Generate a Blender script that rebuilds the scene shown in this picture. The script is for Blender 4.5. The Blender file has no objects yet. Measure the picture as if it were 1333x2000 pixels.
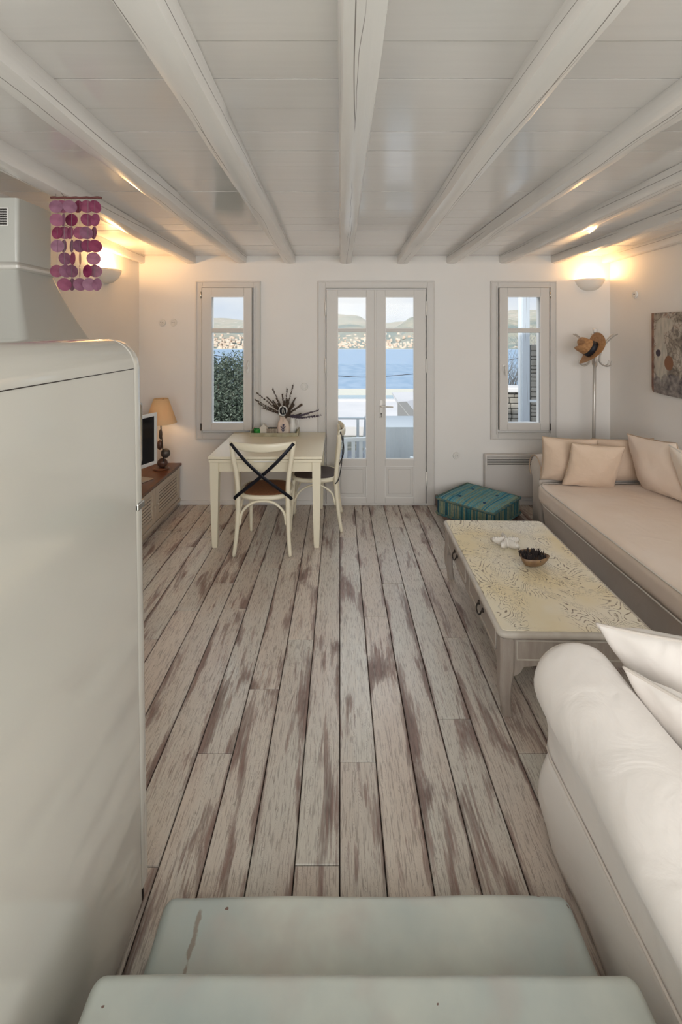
import bpy, bmesh, math, random
from mathutils import Vector, Matrix, noise
R = math.radians
random.seed(7)
sc = bpy.context.scene
C = sc.collection

# ------------------------------------------------------------------ camera
cam_d = bpy.data.cameras.new('camera'); cam = bpy.data.objects.new('camera', cam_d); C.objects.link(cam)
cam.location = (0, 0, 1.75); cam.rotation_euler = (R(90), 0, 0)
cam_d.sensor_fit = 'AUTO'; cam_d.sensor_width = 36; cam_d.lens = 36*889/2000
cam_d.shift_x = 2.5/2000; cam_d.shift_y = -348/2000; cam_d.clip_end = 6000; cam_d.clip_start = .05
sc.camera = cam
sc.view_settings.view_transform = 'Standard'; sc.view_settings.look = 'None'
sc.view_settings.gamma = 1; sc.view_settings.use_curve_mapping = False
sc.view_settings.exposure = 0.27
sc.cycles.max_bounces = 8; sc.cycles.diffuse_bounces = 5; sc.cycles.transparent_max_bounces = 12
sc.cycles.sample_clamp_indirect = 4; sc.cycles.caustics_reflective = False; sc.cycles.caustics_refractive = False

# ------------------------------------------------------------------ sky
w = bpy.data.worlds.new('sky'); sc.world = w; w.use_nodes = True
nt = w.node_tree; nt.nodes.clear()
def wn(t, **k):
    n = nt.nodes.new(t)
    for a, b in k.items(): setattr(n, a, b)
    return n
tc = wn('ShaderNodeTexCoord'); sep = wn('ShaderNodeSeparateXYZ'); nt.links.new(tc.outputs['Generated'], sep.inputs[0])
mp = wn('ShaderNodeMapping'); mp.inputs['Scale'].default_value = (3, 3, 7); nt.links.new(tc.outputs['Generated'], mp.inputs[0])
nz = wn('ShaderNodeTexNoise'); nz.inputs['Scale'].default_value = 1.6; nz.inputs['Detail'].default_value = 6; nt.links.new(mp.outputs[0], nz.inputs[0])
cr = wn('ShaderNodeValToRGB'); cr.color_ramp.elements[0].position = .36; cr.color_ramp.elements[1].position = .66
nt.links.new(nz.outputs[0], cr.inputs[0])
gr = wn('ShaderNodeValToRGB'); e = gr.color_ramp.elements
e[0].position = 0; e[0].color = (.82, .88, .96, 1); e[1].position = .5; e[1].color = (.30, .46, .78, 1)
nt.links.new(sep.outputs[2], gr.inputs[0])
mx = wn('ShaderNodeMix', data_type='RGBA'); nt.links.new(cr.outputs[0], mx.inputs[0]); nt.links.new(gr.outputs[0], mx.inputs[6]); mx.inputs[7].default_value = (1.0, 1.0, 1.0, 1)
bg = wn('ShaderNodeBackground'); bg.inputs[1].default_value = .80; nt.links.new(mx.outputs[2], bg.inputs[0])
wo = wn('ShaderNodeOutputWorld'); nt.links.new(bg.outputs[0], wo.inputs[0])

def light(name, kind, loc, energy, col=(1, 1, 1), rot=(0, 0, 0), size=None, **k):
    d = bpy.data.lights.new(name, kind); d.energy = energy; d.color = col
    if kind == 'AREA': d.shape = 'RECTANGLE'; d.size, d.size_y = size
    elif kind == 'SUN': d.angle = R(1.5)
    else: d.shadow_soft_size = size or .04
    for a, b in k.items(): setattr(d, a, b)
    o = bpy.data.objects.new(name, d); C.objects.link(o); o.location = loc; o.rotation_euler = rot
    return o
light('sun', 'SUN', (0, 0, 8), 2.5, (1, .95, .88), rot=(R(52), 0, R(-28)))
# added area fills behind and above the camera; no windows modelled there
light('rear_fill', 'AREA', (.4, -2.7, 1.75), 122, (.985, .985, 1), rot=(R(86), 0, 0), size=(4.3, 1.6))
light('overhead_fill', 'AREA', (.4, -.9, 2.5), 36, (.96, .985, 1), rot=(R(25), 0, 0), size=(3.2, 1.6))
# added area lamps above the openings outside, boosting the daylight that enters
for nm, lx, sx, en in (('door_fill', .34, 1.1, 42), ('left_window_fill', -1.17, .6, 16), ('right_window_fill', 1.9, .6, 16)):
    light(nm, 'AREA', (lx, 5.9, 3.15), en, (.93, .97, 1), rot=(R(-48), 0, 0), size=(sx, .9))

# ------------------------------------------------------------------ helpers
def link(o, parent=None):
    C.objects.link(o)
    if parent: o.parent = parent
    return o
def obj(name, bm, mat=None, parent=None, smooth=False, angle=None, loc=None, rot=None):
    me = bpy.data.meshes.new(name)
    bmesh.ops.recalc_face_normals(bm, faces=bm.faces[:])
    bm.to_mesh(me); bm.free()
    if mat: me.materials.append(mat)
    if smooth or angle:
        for p in me.polygons: p.use_smooth = True
        if angle:
            try: me.set_sharp_from_angle(angle=R(angle))
            except Exception: pass
    o = bpy.data.objects.new(name, me)
    if loc: o.location = loc
    if rot: o.rotation_euler = rot
    return link(o, parent)
def tag(o, label=None, cat=None, group=None, kind=None):
    if label: o['label'] = label
    if cat: o['category'] = cat
    if group: o['group'] = group
    if kind: o['kind'] = kind
    return o
def thing(name, label, cat, loc=(0, 0, 0), rz=0, group=None):
    o = bpy.data.objects.new(name, None); o.empty_display_size = .1
    o.location = loc; o.rotation_euler = (0, 0, rz); C.objects.link(o)
    return tag(o, label, cat, group)
def copy_tree(o, parent=None):
    c = o.copy(); C.objects.link(c)
    if parent: c.parent = parent
    for ch in list(o.children): copy_tree(ch, c)
    return c
def box(bm, x0, x1, y0, y1, z0, z1, bev=0, seg=2, M=None):
    vs = [bm.verts.new((x, y, z)) for z in (z0, z1) for y in (y0, y1) for x in (x0, x1)]
    fs = [bm.faces.new([vs[i] for i in f]) for f in ((0, 2, 3, 1), (4, 5, 7, 6), (0, 1, 5, 4), (2, 6, 7, 3), (0, 4, 6, 2), (1, 3, 7, 5))]
    if bev:
        ed = list({e for f in fs for e in f.edges})
        r = bmesh.ops.bevel(bm, geom=ed, offset=bev, segments=seg, affect='EDGES', profile=.5)
        vs = list({v for f in r['faces'] for v in f.verts} | {v for v in vs if v.is_valid})
    if M: bmesh.ops.transform(bm, matrix=M, verts=[v for v in vs if v.is_valid])
    return vs
def bx(*a, **k):
    bm = bmesh.new(); box(bm, *a, **k); return bm
def tube(bm, pts, rad, seg=10, closed=False, flat=None):
    pts = [Vector(p) for p in pts]; n = len(pts)
    if not hasattr(rad, '__len__'): rad = [rad]*n
    rings = []; up = None
    for i, p in enumerate(pts):
        a = pts[(i-1) % n] if (i > 0 or closed) else p
        b = pts[(i+1) % n] if (i < n-1 or closed) else p
        t = (b-a).normalized()
        if up is None:
            up = Vector((0, 0, 1)) if abs(t.z) < .9 else Vector((0, 1, 0))
        s = t.cross(up).normalized(); up = s.cross(t).normalized()
        ring = []
        for k in range(seg):
            an = 2*math.pi*k/seg
            fl = flat or (1, 1)
            ring.append(bm.verts.new(p+(s*math.cos(an)*fl[0]+up*math.sin(an)*fl[1])*rad[i]))
        rings.append(ring)
    for i in range(n if closed else n-1):
        r0, r1 = rings[i], rings[(i+1) % n]
        for k in range(seg): bm.faces.new((r0[k], r0[(k+1) % seg], r1[(k+1) % seg], r1[k]))
    if not closed: bm.faces.new(rings[0][::-1]); bm.faces.new(rings[-1])
def smoothpts(pts, n=6):
    P = [Vector(p) for p in pts]; out = []
    for i in range(len(P)-1):
        a, b, c, d = P[max(i-1, 0)], P[i], P[i+1], P[min(i+2, len(P)-1)]
        for k in range(n):
            t = k/n
            out.append(.5*((2*b)+(c-a)*t+(2*a-5*b+4*c-d)*t*t+(3*b-a-3*c+d)*t**3))
    out.append(P[-1]); return out
def lathe(bm, prof, seg=24, cx=0, cy=0, a0=0, a1=360):
    full = abs(a1-a0) >= 360; n = seg if full else seg+1
    rings = []
    for r, z in prof:
        rings.append([bm.verts.new((cx+r*math.cos(R(a0)+R(a1-a0)*k/seg), cy+r*math.sin(R(a0)+R(a1-a0)*k/seg), z)) for k in range(n)])
    for i in range(len(rings)-1):
        for k in range(seg):
            k2 = (k+1) % n
            try: bm.faces.new((rings[i][k], rings[i][k2], rings[i+1][k2], rings[i+1][k]))
            except ValueError: pass
    return rings
def prism(bm, poly, a0, a1, axis='Y', bev=0):
    """extrude a 2D polygon along an axis"""
    def P(u, v, t): return {'Y': (u, t, v), 'X': (t, u, v), 'Z': (u, v, t)}[axis]
    A = [bm.verts.new(P(u, v, a0)) for u, v in poly]; B = [bm.verts.new(P(u, v, a1)) for u, v in poly]
    n = len(poly); fs = [bm.faces.new(A), bm.faces.new(B[::-1])]
    for i in range(n): fs.append(bm.faces.new((A[i], A[(i+1) % n], B[(i+1) % n], B[i])))
    if bev:
        ed = list(fs[0].edges)+list(fs[1].edges)
        bmesh.ops.bevel(bm, geom=ed, offset=bev, segments=2, affect='EDGES')
def ball(bm, c, r, s=(1, 1, 1), seg=12, rings=8):
    M = Matrix.Translation(c) @ Matrix.Diagonal((r*s[0], r*s[1], r*s[2], 1))
    bmesh.ops.create_uvsphere(bm, u_segments=seg, v_segments=rings, radius=1, matrix=M)
def px(x, y, Y): return Vector(((x-664)/889*Y, Y, 1.75-(y-652)/889*Y))

# ------------------------------------------------------------------ materials
def mat(name, col, rough=.6, metal=0, bump=0, bscale=40, col2=None, nscale=6, stretch=(1, 1, 1), coat=0, spec=.5, detail=4, coord='Object', sheen=0):
    m = bpy.data.materials.new(name); m.use_nodes = True
    n = m.node_tree.nodes; l = m.node_tree.links; b = n['Principled BSDF']
    b.inputs['Base Color'].default_value = (*col, 1); b.inputs['Roughness'].default_value = rough
    b.inputs['Metallic'].default_value = metal; b.inputs['Coat Weight'].default_value = coat
    b.inputs['Coat Roughness'].default_value = .08
    b.inputs['Specular IOR Level'].default_value = spec; b.inputs['Sheen Weight'].default_value = sheen
    if bump or col2:
        fab = 'fabric' in name or 'linen' in name or 'cover' in name
        t = n.new('ShaderNodeTexCoord'); mpp = n.new('ShaderNodeMapping'); mpp.inputs['Scale'].default_value = stretch
        l.new(t.outputs[coord], mpp.inputs[0])
        if col2:
            a = n.new('ShaderNodeTexNoise'); a.inputs['Scale'].default_value = nscale; a.inputs['Detail'].default_value = detail
            l.new(mpp.outputs[0], a.inputs[0])
            r = n.new('ShaderNodeValToRGB'); r.color_ramp.elements[0].position = .35; r.color_ramp.elements[1].position = .65
            r.color_ramp.elements[0].color = (*col, 1); r.color_ramp.elements[1].color = (*col2, 1)
            l.new(a.outputs[0], r.inputs[0]); l.new(r.outputs[0], b.inputs['Base Color'])
        if bump:
            a2 = n.new('ShaderNodeTexNoise'); a2.inputs['Scale'].default_value = bscale; a2.inputs['Detail'].default_value = 5
            l.new(mpp.outputs[0], a2.inputs[0])
            bp = n.new('ShaderNodeBump'); bp.inputs['Strength'].default_value = bump; bp.inputs['Distance'].default_value = .013 if fab else .01
            if fab: a2.inputs['Distortion'].default_value = 1.2; a2.inputs['Roughness'].default_value = .45
            l.new(a2.outputs[0], bp.inputs['Height']); l.new(bp.outputs[0], b.inputs['Normal'])
    return m
class G:
    """small node-graph builder"""
    def __init__(s, name):
        s.m = bpy.data.materials.new(name); s.m.use_nodes = True
        s.n = s.m.node_tree.nodes; s.l = s.m.node_tree.links; s.b = s.n['Principled BSDF']
    def node(s, t, ins=None, **k):
        x = s.n.new(t)
        for a, b in k.items(): setattr(x, a, b)
        for a, b in (ins or {}).items():
            if hasattr(b, 'bl_idname') or isinstance(b, bpy.types.NodeSocket): s.l.new(b, x.inputs[a])
            else: x.inputs[a].default_value = b
        return x
    def math(s, op, a, b=None, clamp=False):
        x = s.node('ShaderNodeMath', {0: a}, operation=op, use_clamp=clamp)
        if b is not None:
            if isinstance(b, bpy.types.NodeSocket): s.l.new(b, x.inputs[1])
            else: x.inputs[1].default_value = b
        return x.outputs[0]
    def noise(s, v, scale, detail=4, dist=0, rough=.5):
        return s.node('ShaderNodeTexNoise', {'Vector': v, 'Scale': scale, 'Detail': detail, 'Distortion': dist, 'Roughness': rough}).outputs[0]
    def map(s, v, scale=(1, 1, 1), loc=(0, 0, 0), rot=(0, 0, 0)):
        return s.node('ShaderNodeMapping', {'Vector': v, 'Scale': scale, 'Location': loc, 'Rotation': rot}).outputs[0]
    def ramp(s, v, pts):
        x = s.node('ShaderNodeValToRGB', {0: v}); e = x.color_ramp.elements
        full = lambda c: (c, c, c, 1) if not hasattr(c, '__len__') else (*c, 1)
        e[1].position = pts[-1][0]; e[1].color = full(pts[-1][1]); e[0].position = pts[0][0]; e[0].color = full(pts[0][1])
        for p, c in pts[1:-1]: e.new(p).color = full(c)
        return x.outputs[0]
    def mix(s, f, a, b, blend='MIX'):
        x = s.node('ShaderNodeMix', data_type='RGBA', blend_type=blend)
        for i, v in ((0, f), (6, a), (7, b)):
            if isinstance(v, bpy.types.NodeSocket): s.l.new(v, x.inputs[i])
            elif hasattr(v, '__len__'): x.inputs[i].default_value = (*v, 1)
            else: x.inputs[i].default_value = v
        return x.outputs[2]
    def coord(s, o='Object'): return s.node('ShaderNodeTexCoord').outputs[o]
    def shifted(s, o='Object'):
        oi = s.node('ShaderNodeObjectInfo'); k = s.math('MULTIPLY', oi.outputs['Random'], 57.0)
        cb = s.node('ShaderNodeCombineXYZ', {0: k, 1: k, 2: k})
        return s.node('ShaderNodeVectorMath', {0: s.coord(o), 1: cb.outputs[0]}, operation='ADD').outputs[0], oi.outputs['Random']
    def bump(s, h, st=.3, d=.005):
        s.l.new(s.node('ShaderNodeBump', {'Height': h, 'Strength': st, 'Distance': d}).outputs[0], s.b.inputs['Normal'])
    def out(s, col, rough=None):
        s.l.new(col, s.b.inputs['Base Color'])
        if rough is not None:
            if isinstance(rough, bpy.types.NodeSocket): s.l.new(rough, s.b.inputs['Roughness'])
            else: s.b.inputs['Roughness'].default_value = rough
        return s.m

M = {}
M['wall'] = mat('wall_plaster', (.75, .725, .69), .8, bump=.25, bscale=5, col2=(.78, .755, .72), nscale=1.2)
M['white_paint'] = mat('white_paint', (.74, .72, .69), .42, bump=.06, bscale=30)
M['trim_paint'] = mat('trim_paint', (.62, .595, .56), .5, bump=.05, bscale=30)
M['cream_paint'] = mat('cream_paint', (.80, .74, .58), .32, bump=.04, bscale=60)
M['black_metal'] = mat('black_metal', (.012, .013, .02), .4, metal=.6)
M['chrome'] = mat('brushed_steel', (.6, .6, .58), .22, metal=1)
M['dark_gap'] = mat('dark_gap', (.05, .045, .04), .8)
M['white_plastic'] = mat('white_plastic', (.72, .70, .66), .35)
M['old_iron'] = mat('old_iron', (.06, .05, .045), .45, metal=.8)
M['plaster_lamp'] = mat('lamp_plaster', (.80, .76, .70), .6)
M['fabric_cream'] = mat('cream_linen', (.81, .765, .72), .9, bump=.4, bscale=7, col2=(.83, .78, .73), nscale=3, sheen=.15)
M['fabric_tan'] = mat('tan_linen', (.62, .475, .355), .9, bump=.5, bscale=11, col2=(.67, .52, .40), nscale=4, sheen=.15)
M['fabric_seat'] = mat('beige_mattress_cover', (.76, .625, .51), .75, bump=.5, bscale=6, col2=(.79, .67, .57), nscale=3, sheen=.15)
M['fabric_base'] = mat('grey_beige_slipcover', (.60, .525, .46), .9, bump=.4, bscale=8, col2=(.64, .57, .51), nscale=3, sheen=.1)
M['fabric_pale'] = mat('pale_linen', (.78, .69, .59), .9, bump=.4, bscale=10, sheen=.15)
M['piping'] = mat('piping_cord', (.66, .60, .54), .9)
M['piping_tan'] = mat('tan_piping_cord', (.42, .31, .22), .9)

# whitewashed floor planks
def plank_mat(name, base, base2, stain, edge_bias=.09, stainpos=.545, rough=.27):
    g = G(name); v, rnd = g.shifted()
    raw = g.coord(); xyz = g.node('ShaderNodeSeparateXYZ', {0: raw})
    edge = g.math('MULTIPLY', g.math('POWER', g.math('MULTIPLY', g.math('ABSOLUTE', xyz.outputs[0]), 13.5), 4.0), edge_bias)
    patch = g.noise(g.map(v, (7.5, 1.5, 1)), 1.25, 5, .5, .58)
    streak = g.noise(g.map(v, (85, 4.0, 1)), 1.0, 3, .6)
    fig = g.noise(g.map(v, (8, 1.5, 1)), 2.1, 3, 1.6)
    rings = g.math('ABSOLUTE', g.math('SINE', g.math('MULTIPLY', fig, 120.0)))
    fine = g.noise(g.map(v, (230, 16, 1)), 1.0, 3, .4)
    m1 = g.ramp(g.math('ADD', g.math('ADD', patch, edge), g.math('MULTIPLY', g.math('SUBTRACT', streak, .5), .34)), [(stainpos, 0), (stainpos+.045, .55), (stainpos+.13, 1)])
    tint = g.ramp(rnd, [(0, base), (.35, base2), (.7, tuple(c*1.04 for c in base2)), (1, tuple(c*.90 for c in base))])
    broad = g.noise(g.map(v, (5, 1.2, 1)), 1.1, 3)
    tint = g.mix(g.ramp(broad, [(.35, 0), (.7, .55)]), tint, (base[0]*.82, base[1]*.74, base[2]*.72))
    gl = g.math('MULTIPLY', g.math('MULTIPLY', g.ramp(rings, [(.0, 1), (.42, 0)]), g.ramp(streak, [(.36, 0), (.56, 1)])), .55)
    c = g.mix(gl, tint, (.17, .13, .11))
    c = g.mix(g.math('MULTIPLY', g.ramp(fine, [(.53, 0), (.62, 1)]), .45), c, (.18, .14, .12))
    st = g.mix(g.ramp(streak, [(.35, 0), (.65, 1)]), stain, tuple(x*2.2+.04 for x in stain))
    c = g.mix(g.math('MULTIPLY', m1, .88), c, st)
    c = g.mix(g.math('MULTIPLY', g.ramp(edge, [(edge_bias*.72, 0), (edge_bias*1.0, 1)]), .5), c, stain)
    g.bump(g.math('ADD', g.math('MULTIPLY', fine, .5), g.math('MULTIPLY', rings, .2)), .18, .002)
    return g.out(c, g.ramp(m1, [(0, rough), (1, rough+.2)]))
M['plank'] = plank_mat('whitewashed_oak_plank', (.70, .625, .545), (.63, .61, .55), (.095, .052, .042))
M['deck'] = plank_mat('worn_brown_board', (.34, .26, .20), (.27, .21, .17), (.08, .05, .04), stainpos=.5)

# painted ceiling wood
def painted_wood(name, col, stretch, rough, crack=.0, bs=.35, joint=0, coat=0):
    g = G(name); v, rnd = g.shifted()
    gr_ = g.noise(g.map(v, stretch), 1.0, 5, .7)
    kn = g.noise(v, 2.2, 2)
    c = g.mix(g.ramp(gr_, [(.3, 0), (.75, .35)]), col, tuple(x*.86 for x in col))
    c = g.mix(g.ramp(rnd, [(0, 0), (1, .35)]), c, tuple(x*.9 for x in col))
    if crack:
        lx_ = g.node('ShaderNodeSeparateXYZ', {0: g.coord()}); al = 1 if stretch[1] < stretch[2] else 2
        along = g.node('ShaderNodeSeparateXYZ', {0: v}).outputs[al]
        def crackline(axis, amp, seed, wd, freq):
            q = g.node('ShaderNodeCombineXYZ', {0: g.math('MULTIPLY', along, freq), 1: g.math('ADD', g.math('MULTIPLY', rnd, 31.0), seed)}).outputs[0]
            pos = g.math('MULTIPLY', g.math('SUBTRACT', g.noise(q, 1.0, 3, 0, .45), .5), amp)
            if axis == 2: pos = g.math('SUBTRACT', pos, .012)
            gt = g.ramp(g.noise(g.map(q, (1.3, 1, 1), loc=(seed, 3, 1)), 1.6, 1), [(.46, 0), (.52, 1)])
            return g.math('MULTIPLY', g.ramp(g.math('MULTIPLY', g.math('ABSOLUTE', g.math('SUBTRACT', lx_.outputs[axis], pos)), 100), [(wd*40, 1), (wd*100, 0)]), gt)
        line = g.math('MAXIMUM', crackline(0, .12, 1.7, .0022, .45), g.math('MAXIMUM', crackline(0, .15, 6.1, .0012, .8), crackline(2 if al == 1 else 1, .07, 9.3, .0022, .5)))
        gate = 1.0
        c = g.mix(g.math('MULTIPLY', line, crack), c, (.10, .08, .07))
    if joint:
        ys_ = g.node('ShaderNodeSeparateXYZ', {0: g.coord()}).outputs[1]
        jw = g.math('ADD', g.math('ABSOLUTE', ys_), g.math('MULTIPLY', g.noise(g.map(v, (6, 1, 1)), 3, 3), .0022))
        c = g.mix(g.math('MULTIPLY', g.ramp(g.math('MULTIPLY', jw, 5), [((joint-.0022)*5, 0), ((joint+.0002)*5, 1)]), .62), c, (.20, .17, .15))
    g.b.inputs['Coat Weight'].default_value = coat; g.b.inputs['Coat Roughness'].default_value = .13
    g.bump(g.math('ADD', gr_, g.math('MULTIPLY', kn, 1.5)), bs, .006)
    return g.out(c, rough)
M['ceiling_board'] = painted_wood('painted_ceiling_board', (.72, .695, .665), (2, 38, 10), .16, bs=.06, joint=.0955, coat=1.0)
M['beam'] = painted_wood('painted_beam', (.75, .725, .69), (22, 1.8, 22), .24, crack=.8, bs=.35, coat=.3)

# painted concrete steps
g = G('painted_concrete'); v = g.coord()
c = g.mix(g.ramp(g.noise(v, 2.2, 5), [(.35, 0), (.65, 1)]), (.66, .68, .61), (.45, .51, .49))
c = g.mix(g.ramp(g.noise(v, 5.5, 3, .5), [(.50, 0), (.68, .5)]), c, (.54, .49, .45))
c = g.mix(g.ramp(g.noise(g.map(v, (1, 1, 1)), 11.0, 6), [(.45, 0), (.7, .22)]), c, (.40, .44, .42))
c = g.mix(g.ramp(g.noise(v, 26, 2), [(.775, 0), (.785, 1)]), c, (.20, .12, .10))
sp = g.node('ShaderNodeSeparateXYZ', {0: v})
dx = g.math('ABSOLUTE', g.math('ADD', sp.outputs[0], .381)); dy = g.math('ABSOLUTE', g.math('SUBTRACT', sp.outputs[1], 1.178))
chip = g.math('MULTIPLY', g.ramp(g.math('ADD', dx, g.math('MULTIPLY', g.noise(v, 34, 3), .026)), [(.0185, 1), (.0195, 0)]), g.ramp(dy, [(.062, 1), (.066, 0)]))
c = g.mix(g.math('MULTIPLY', chip, .8), c, (.27, .22, .18))
g.bump(g.noise(v, 9, 5), .25, .006)
M['step'] = g.out(c, .33)

# coffee table paint
g = G('worn_cream_tabletop'); v = g.coord()
swirl = g.noise(g.map(v, (1, .55, 1)), 3.0, 2, 1.6)
band = g.math('ABSOLUTE', g.math('SINE', g.math('MULTIPLY', swirl, 125.0)))
gate = g.ramp(g.noise(g.map(v, (1, .8, 1)), 5.5, 5, .6), [(.39, 0), (.50, 1)])
ticks = g.ramp(g.noise(g.map(v, (90, 60, 1), rot=(0, 0, .5)), 1.0, 3, 1.0), [(.42, 0), (.52, 1)])
line = g.math('MULTIPLY', g.math('MULTIPLY', g.ramp(band, [(.15, 1), (.55, 0)]), gate), ticks)
c = g.mix(g.ramp(g.noise(v, 2.3, 4), [(.38, 0), (.62, 1)]), (.76, .65, .41), (.80, .75, .62))
c = g.mix(g.math('MULTIPLY', line, .95), c, (.15, .10, .055))
M['table_top'] = g.out(c, .30)
g.bump(line, .2, .002)
M['table_grey'] = mat('grey_washed_wood', (.33, .28, .24), .5, bump=.2, bscale=20, col2=(.40, .35, .305), nscale=1.0, stretch=(40, 3, 8))
M['table_edge'] = mat('pale_worn_edge', (.56, .52, .46), .45, col2=(.44, .39, .33), nscale=9)
M['leather'] = mat('brown_cane_seat', (.17, .065, .028), .5, bump=.5, bscale=160, col2=(.22, .09, .04), nscale=30)
M['leather_dark'] = mat('dark_seat_pad', (.085, .058, .05), .6, bump=.5, bscale=160)
M['dark_wood'] = mat('dark_reddish_wood', (.11, .040, .022), .3, col2=(.15, .06, .032), nscale=2, stretch=(12, 2, 2))
M['cab_paint'] = mat('beige_cabinet_paint', (.56, .47, .37), .45, bump=.1, bscale=30)
M['fridge'] = mat('glossy_cream_enamel', (.55, .53, .475), .10, coat=1.0, spec=.5, bump=.012, bscale=2.5)
M['hood'] = mat('hood_enamel', (.47, .47, .43), .25, coat=.4)
M['shade'] = G('lamp_shade_fabric').m
b = M['shade'].node_tree.nodes['Principled BSDF']; b.inputs['Base Color'].default_value = (.80, .60, .35, 1); b.inputs['Roughness'].default_value = .85
_n = M['shade'].node_tree.nodes; _l = M['shade'].node_tree.links
_t = _n.new('ShaderNodeBsdfTranslucent'); _t.inputs[0].default_value = (.85, .58, .30, 1)
_m = _n.new('ShaderNodeMixShader'); _m.inputs[0].default_value = .2
_l.new(b.outputs[0], _m.inputs[1]); _l.new(_t.outputs[0], _m.inputs[2]); _l.new(_m.outputs[0], _n['Material Output'].inputs[0])
M['screen'] = mat('tv_screen', (.008, .008, .012), .15)
M['tv_white'] = mat('tv_white_frame', (.80, .80, .78), .3)
M['brown_stone'] = mat('brown_glazed_stone', (.07, .03, .02), .35, col2=(.12, .06, .04), nscale=9)
M['grey_stone'] = mat('grey_glazed_stone', (.07, .06, .052), .35)
def shell(nm, c):
    m = mat(nm, c, .35, col2=tuple(min(1, x*1.5+.03) for x in c), nscale=26)
    n = m.node_tree.nodes; l = m.node_tree.links; t = n.new('ShaderNodeBsdfTranslucent'); t.inputs[0].default_value = (*[min(1, x*1.2+.02) for x in c], 1)
    mm = n.new('ShaderNodeMixShader'); mm.inputs[0].default_value = .25
    l.new(n['Principled BSDF'].outputs[0], mm.inputs[1]); l.new(t.outputs[0], mm.inputs[2]); l.new(mm.outputs[0], n['Material Output'].inputs[0]); return m
M['shell_a'] = shell('magenta_shell', (.19, .014, .06)); M['shell_b'] = shell('rose_shell', (.22, .04, .095)); M['shell_c'] = shell('lilac_shell', (.22, .085, .14))
g = G('window_glass'); gl = g.n.new('ShaderNodeBsdfGlossy'); gl.inputs[1].default_value = .01; tr = g.n.new('ShaderNodeBsdfTransparent'); tr.inputs[0].default_value = (.97, .98, .98, 1)
fr = g.n.new('ShaderNodeFresnel'); fr.inputs[0].default_value = 1.16; ms = g.n.new('ShaderNodeMixShader')
g.l.new(fr.outputs[0], ms.inputs[0]); g.l.new(tr.outputs[0], ms.inputs[1]); g.l.new(gl.outputs[0], ms.inputs[2]); g.l.new(ms.outputs[0], g.n['Material Output'].inputs[0])
M['glass'] = g.m

# ------------------------------------------------------------------ the room shell
XL, XR, YB, YR = -2.06, 2.775, 4.67, -3.0
def zc(y): return 2.607-.0124*y            # the ceiling drops slightly towards the sea side
floor_ = tag(obj('floor', bx(XL-.2, XR+.2, YR-.2, YB+.2, -.12, -.022), M['dark_gap']), kind='structure')
PW = .1487
joints = {0: [1.861, 3.92], -1: [1.4995, 3.552], -2: [2.606], -3: [2.243, 3.53], -4: [1.90, 3.40], -6: [3.194, 1.75], -7: [2.88, 4.2], -8: [2.61, 3.9],
          -5: [1.495, 2.9], -10: [4.03, 2.9], -9: [3.74, 2.3], 1: [2.82, 1.35], 2: [3.19, 1.3], 3: [4.12, 2.07], 4: [2.624, 1.2], 5: [3.39, 1.9], 6: [2.3, 3.6], 7: [1.6, 3.1]}
def chamfer_plank(wx, wy, h=.022, c=.0018):
    bm = bmesh.new(); x, y = wx/2, wy/2
    lo = [bm.verts.new(p) for p in ((-x, -y, -h), (x, -y, -h), (x, y, -h), (-x, y, -h))]
    mi = [bm.verts.new(p) for p in ((-x, -y, -c), (x, -y, -c), (x, y, -c), (-x, y, -c))]
    to = [bm.verts.new(p) for p in ((-x+c, -y+c, 0), (x-c, -y+c, 0), (x-c, y-c, 0), (-x+c, y-c, 0))]
    bm.faces.new(lo[::-1]); bm.faces.new(to)
    for a, b_ in ((lo, mi), (mi, to)):
        for i in range(4): bm.faces.new((a[i], a[(i+1) % 4], b_[(i+1) % 4], b_[i]))
    return bm
rp = random.Random(3)
for k in range(-14, 19):
    x0, x1 = max(k*PW, XL), min((k+1)*PW, XR)
    if x1-x0 < .02: continue
    js = sorted(joints.get(k, [])) or [rp.uniform(1.6, 2.6), rp.uniform(3.2, 4.3)]
    while js[0] > 1.9+rp.random()*.3: js.insert(0, js[0]-rp.uniform(1.2, 1.7))
    ys = [.55]+[j for j in js if j > .7]+[YB-.002]
    for a, b_ in zip(ys[:-1], ys[1:]):
        obj('plank', chamfer_plank(x1-x0-.0035, b_-a-.0028), M['plank'], floor_, loc=((x0+x1)/2, (a+b_)/2, rp.uniform(-.0008, .0008)))

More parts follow.
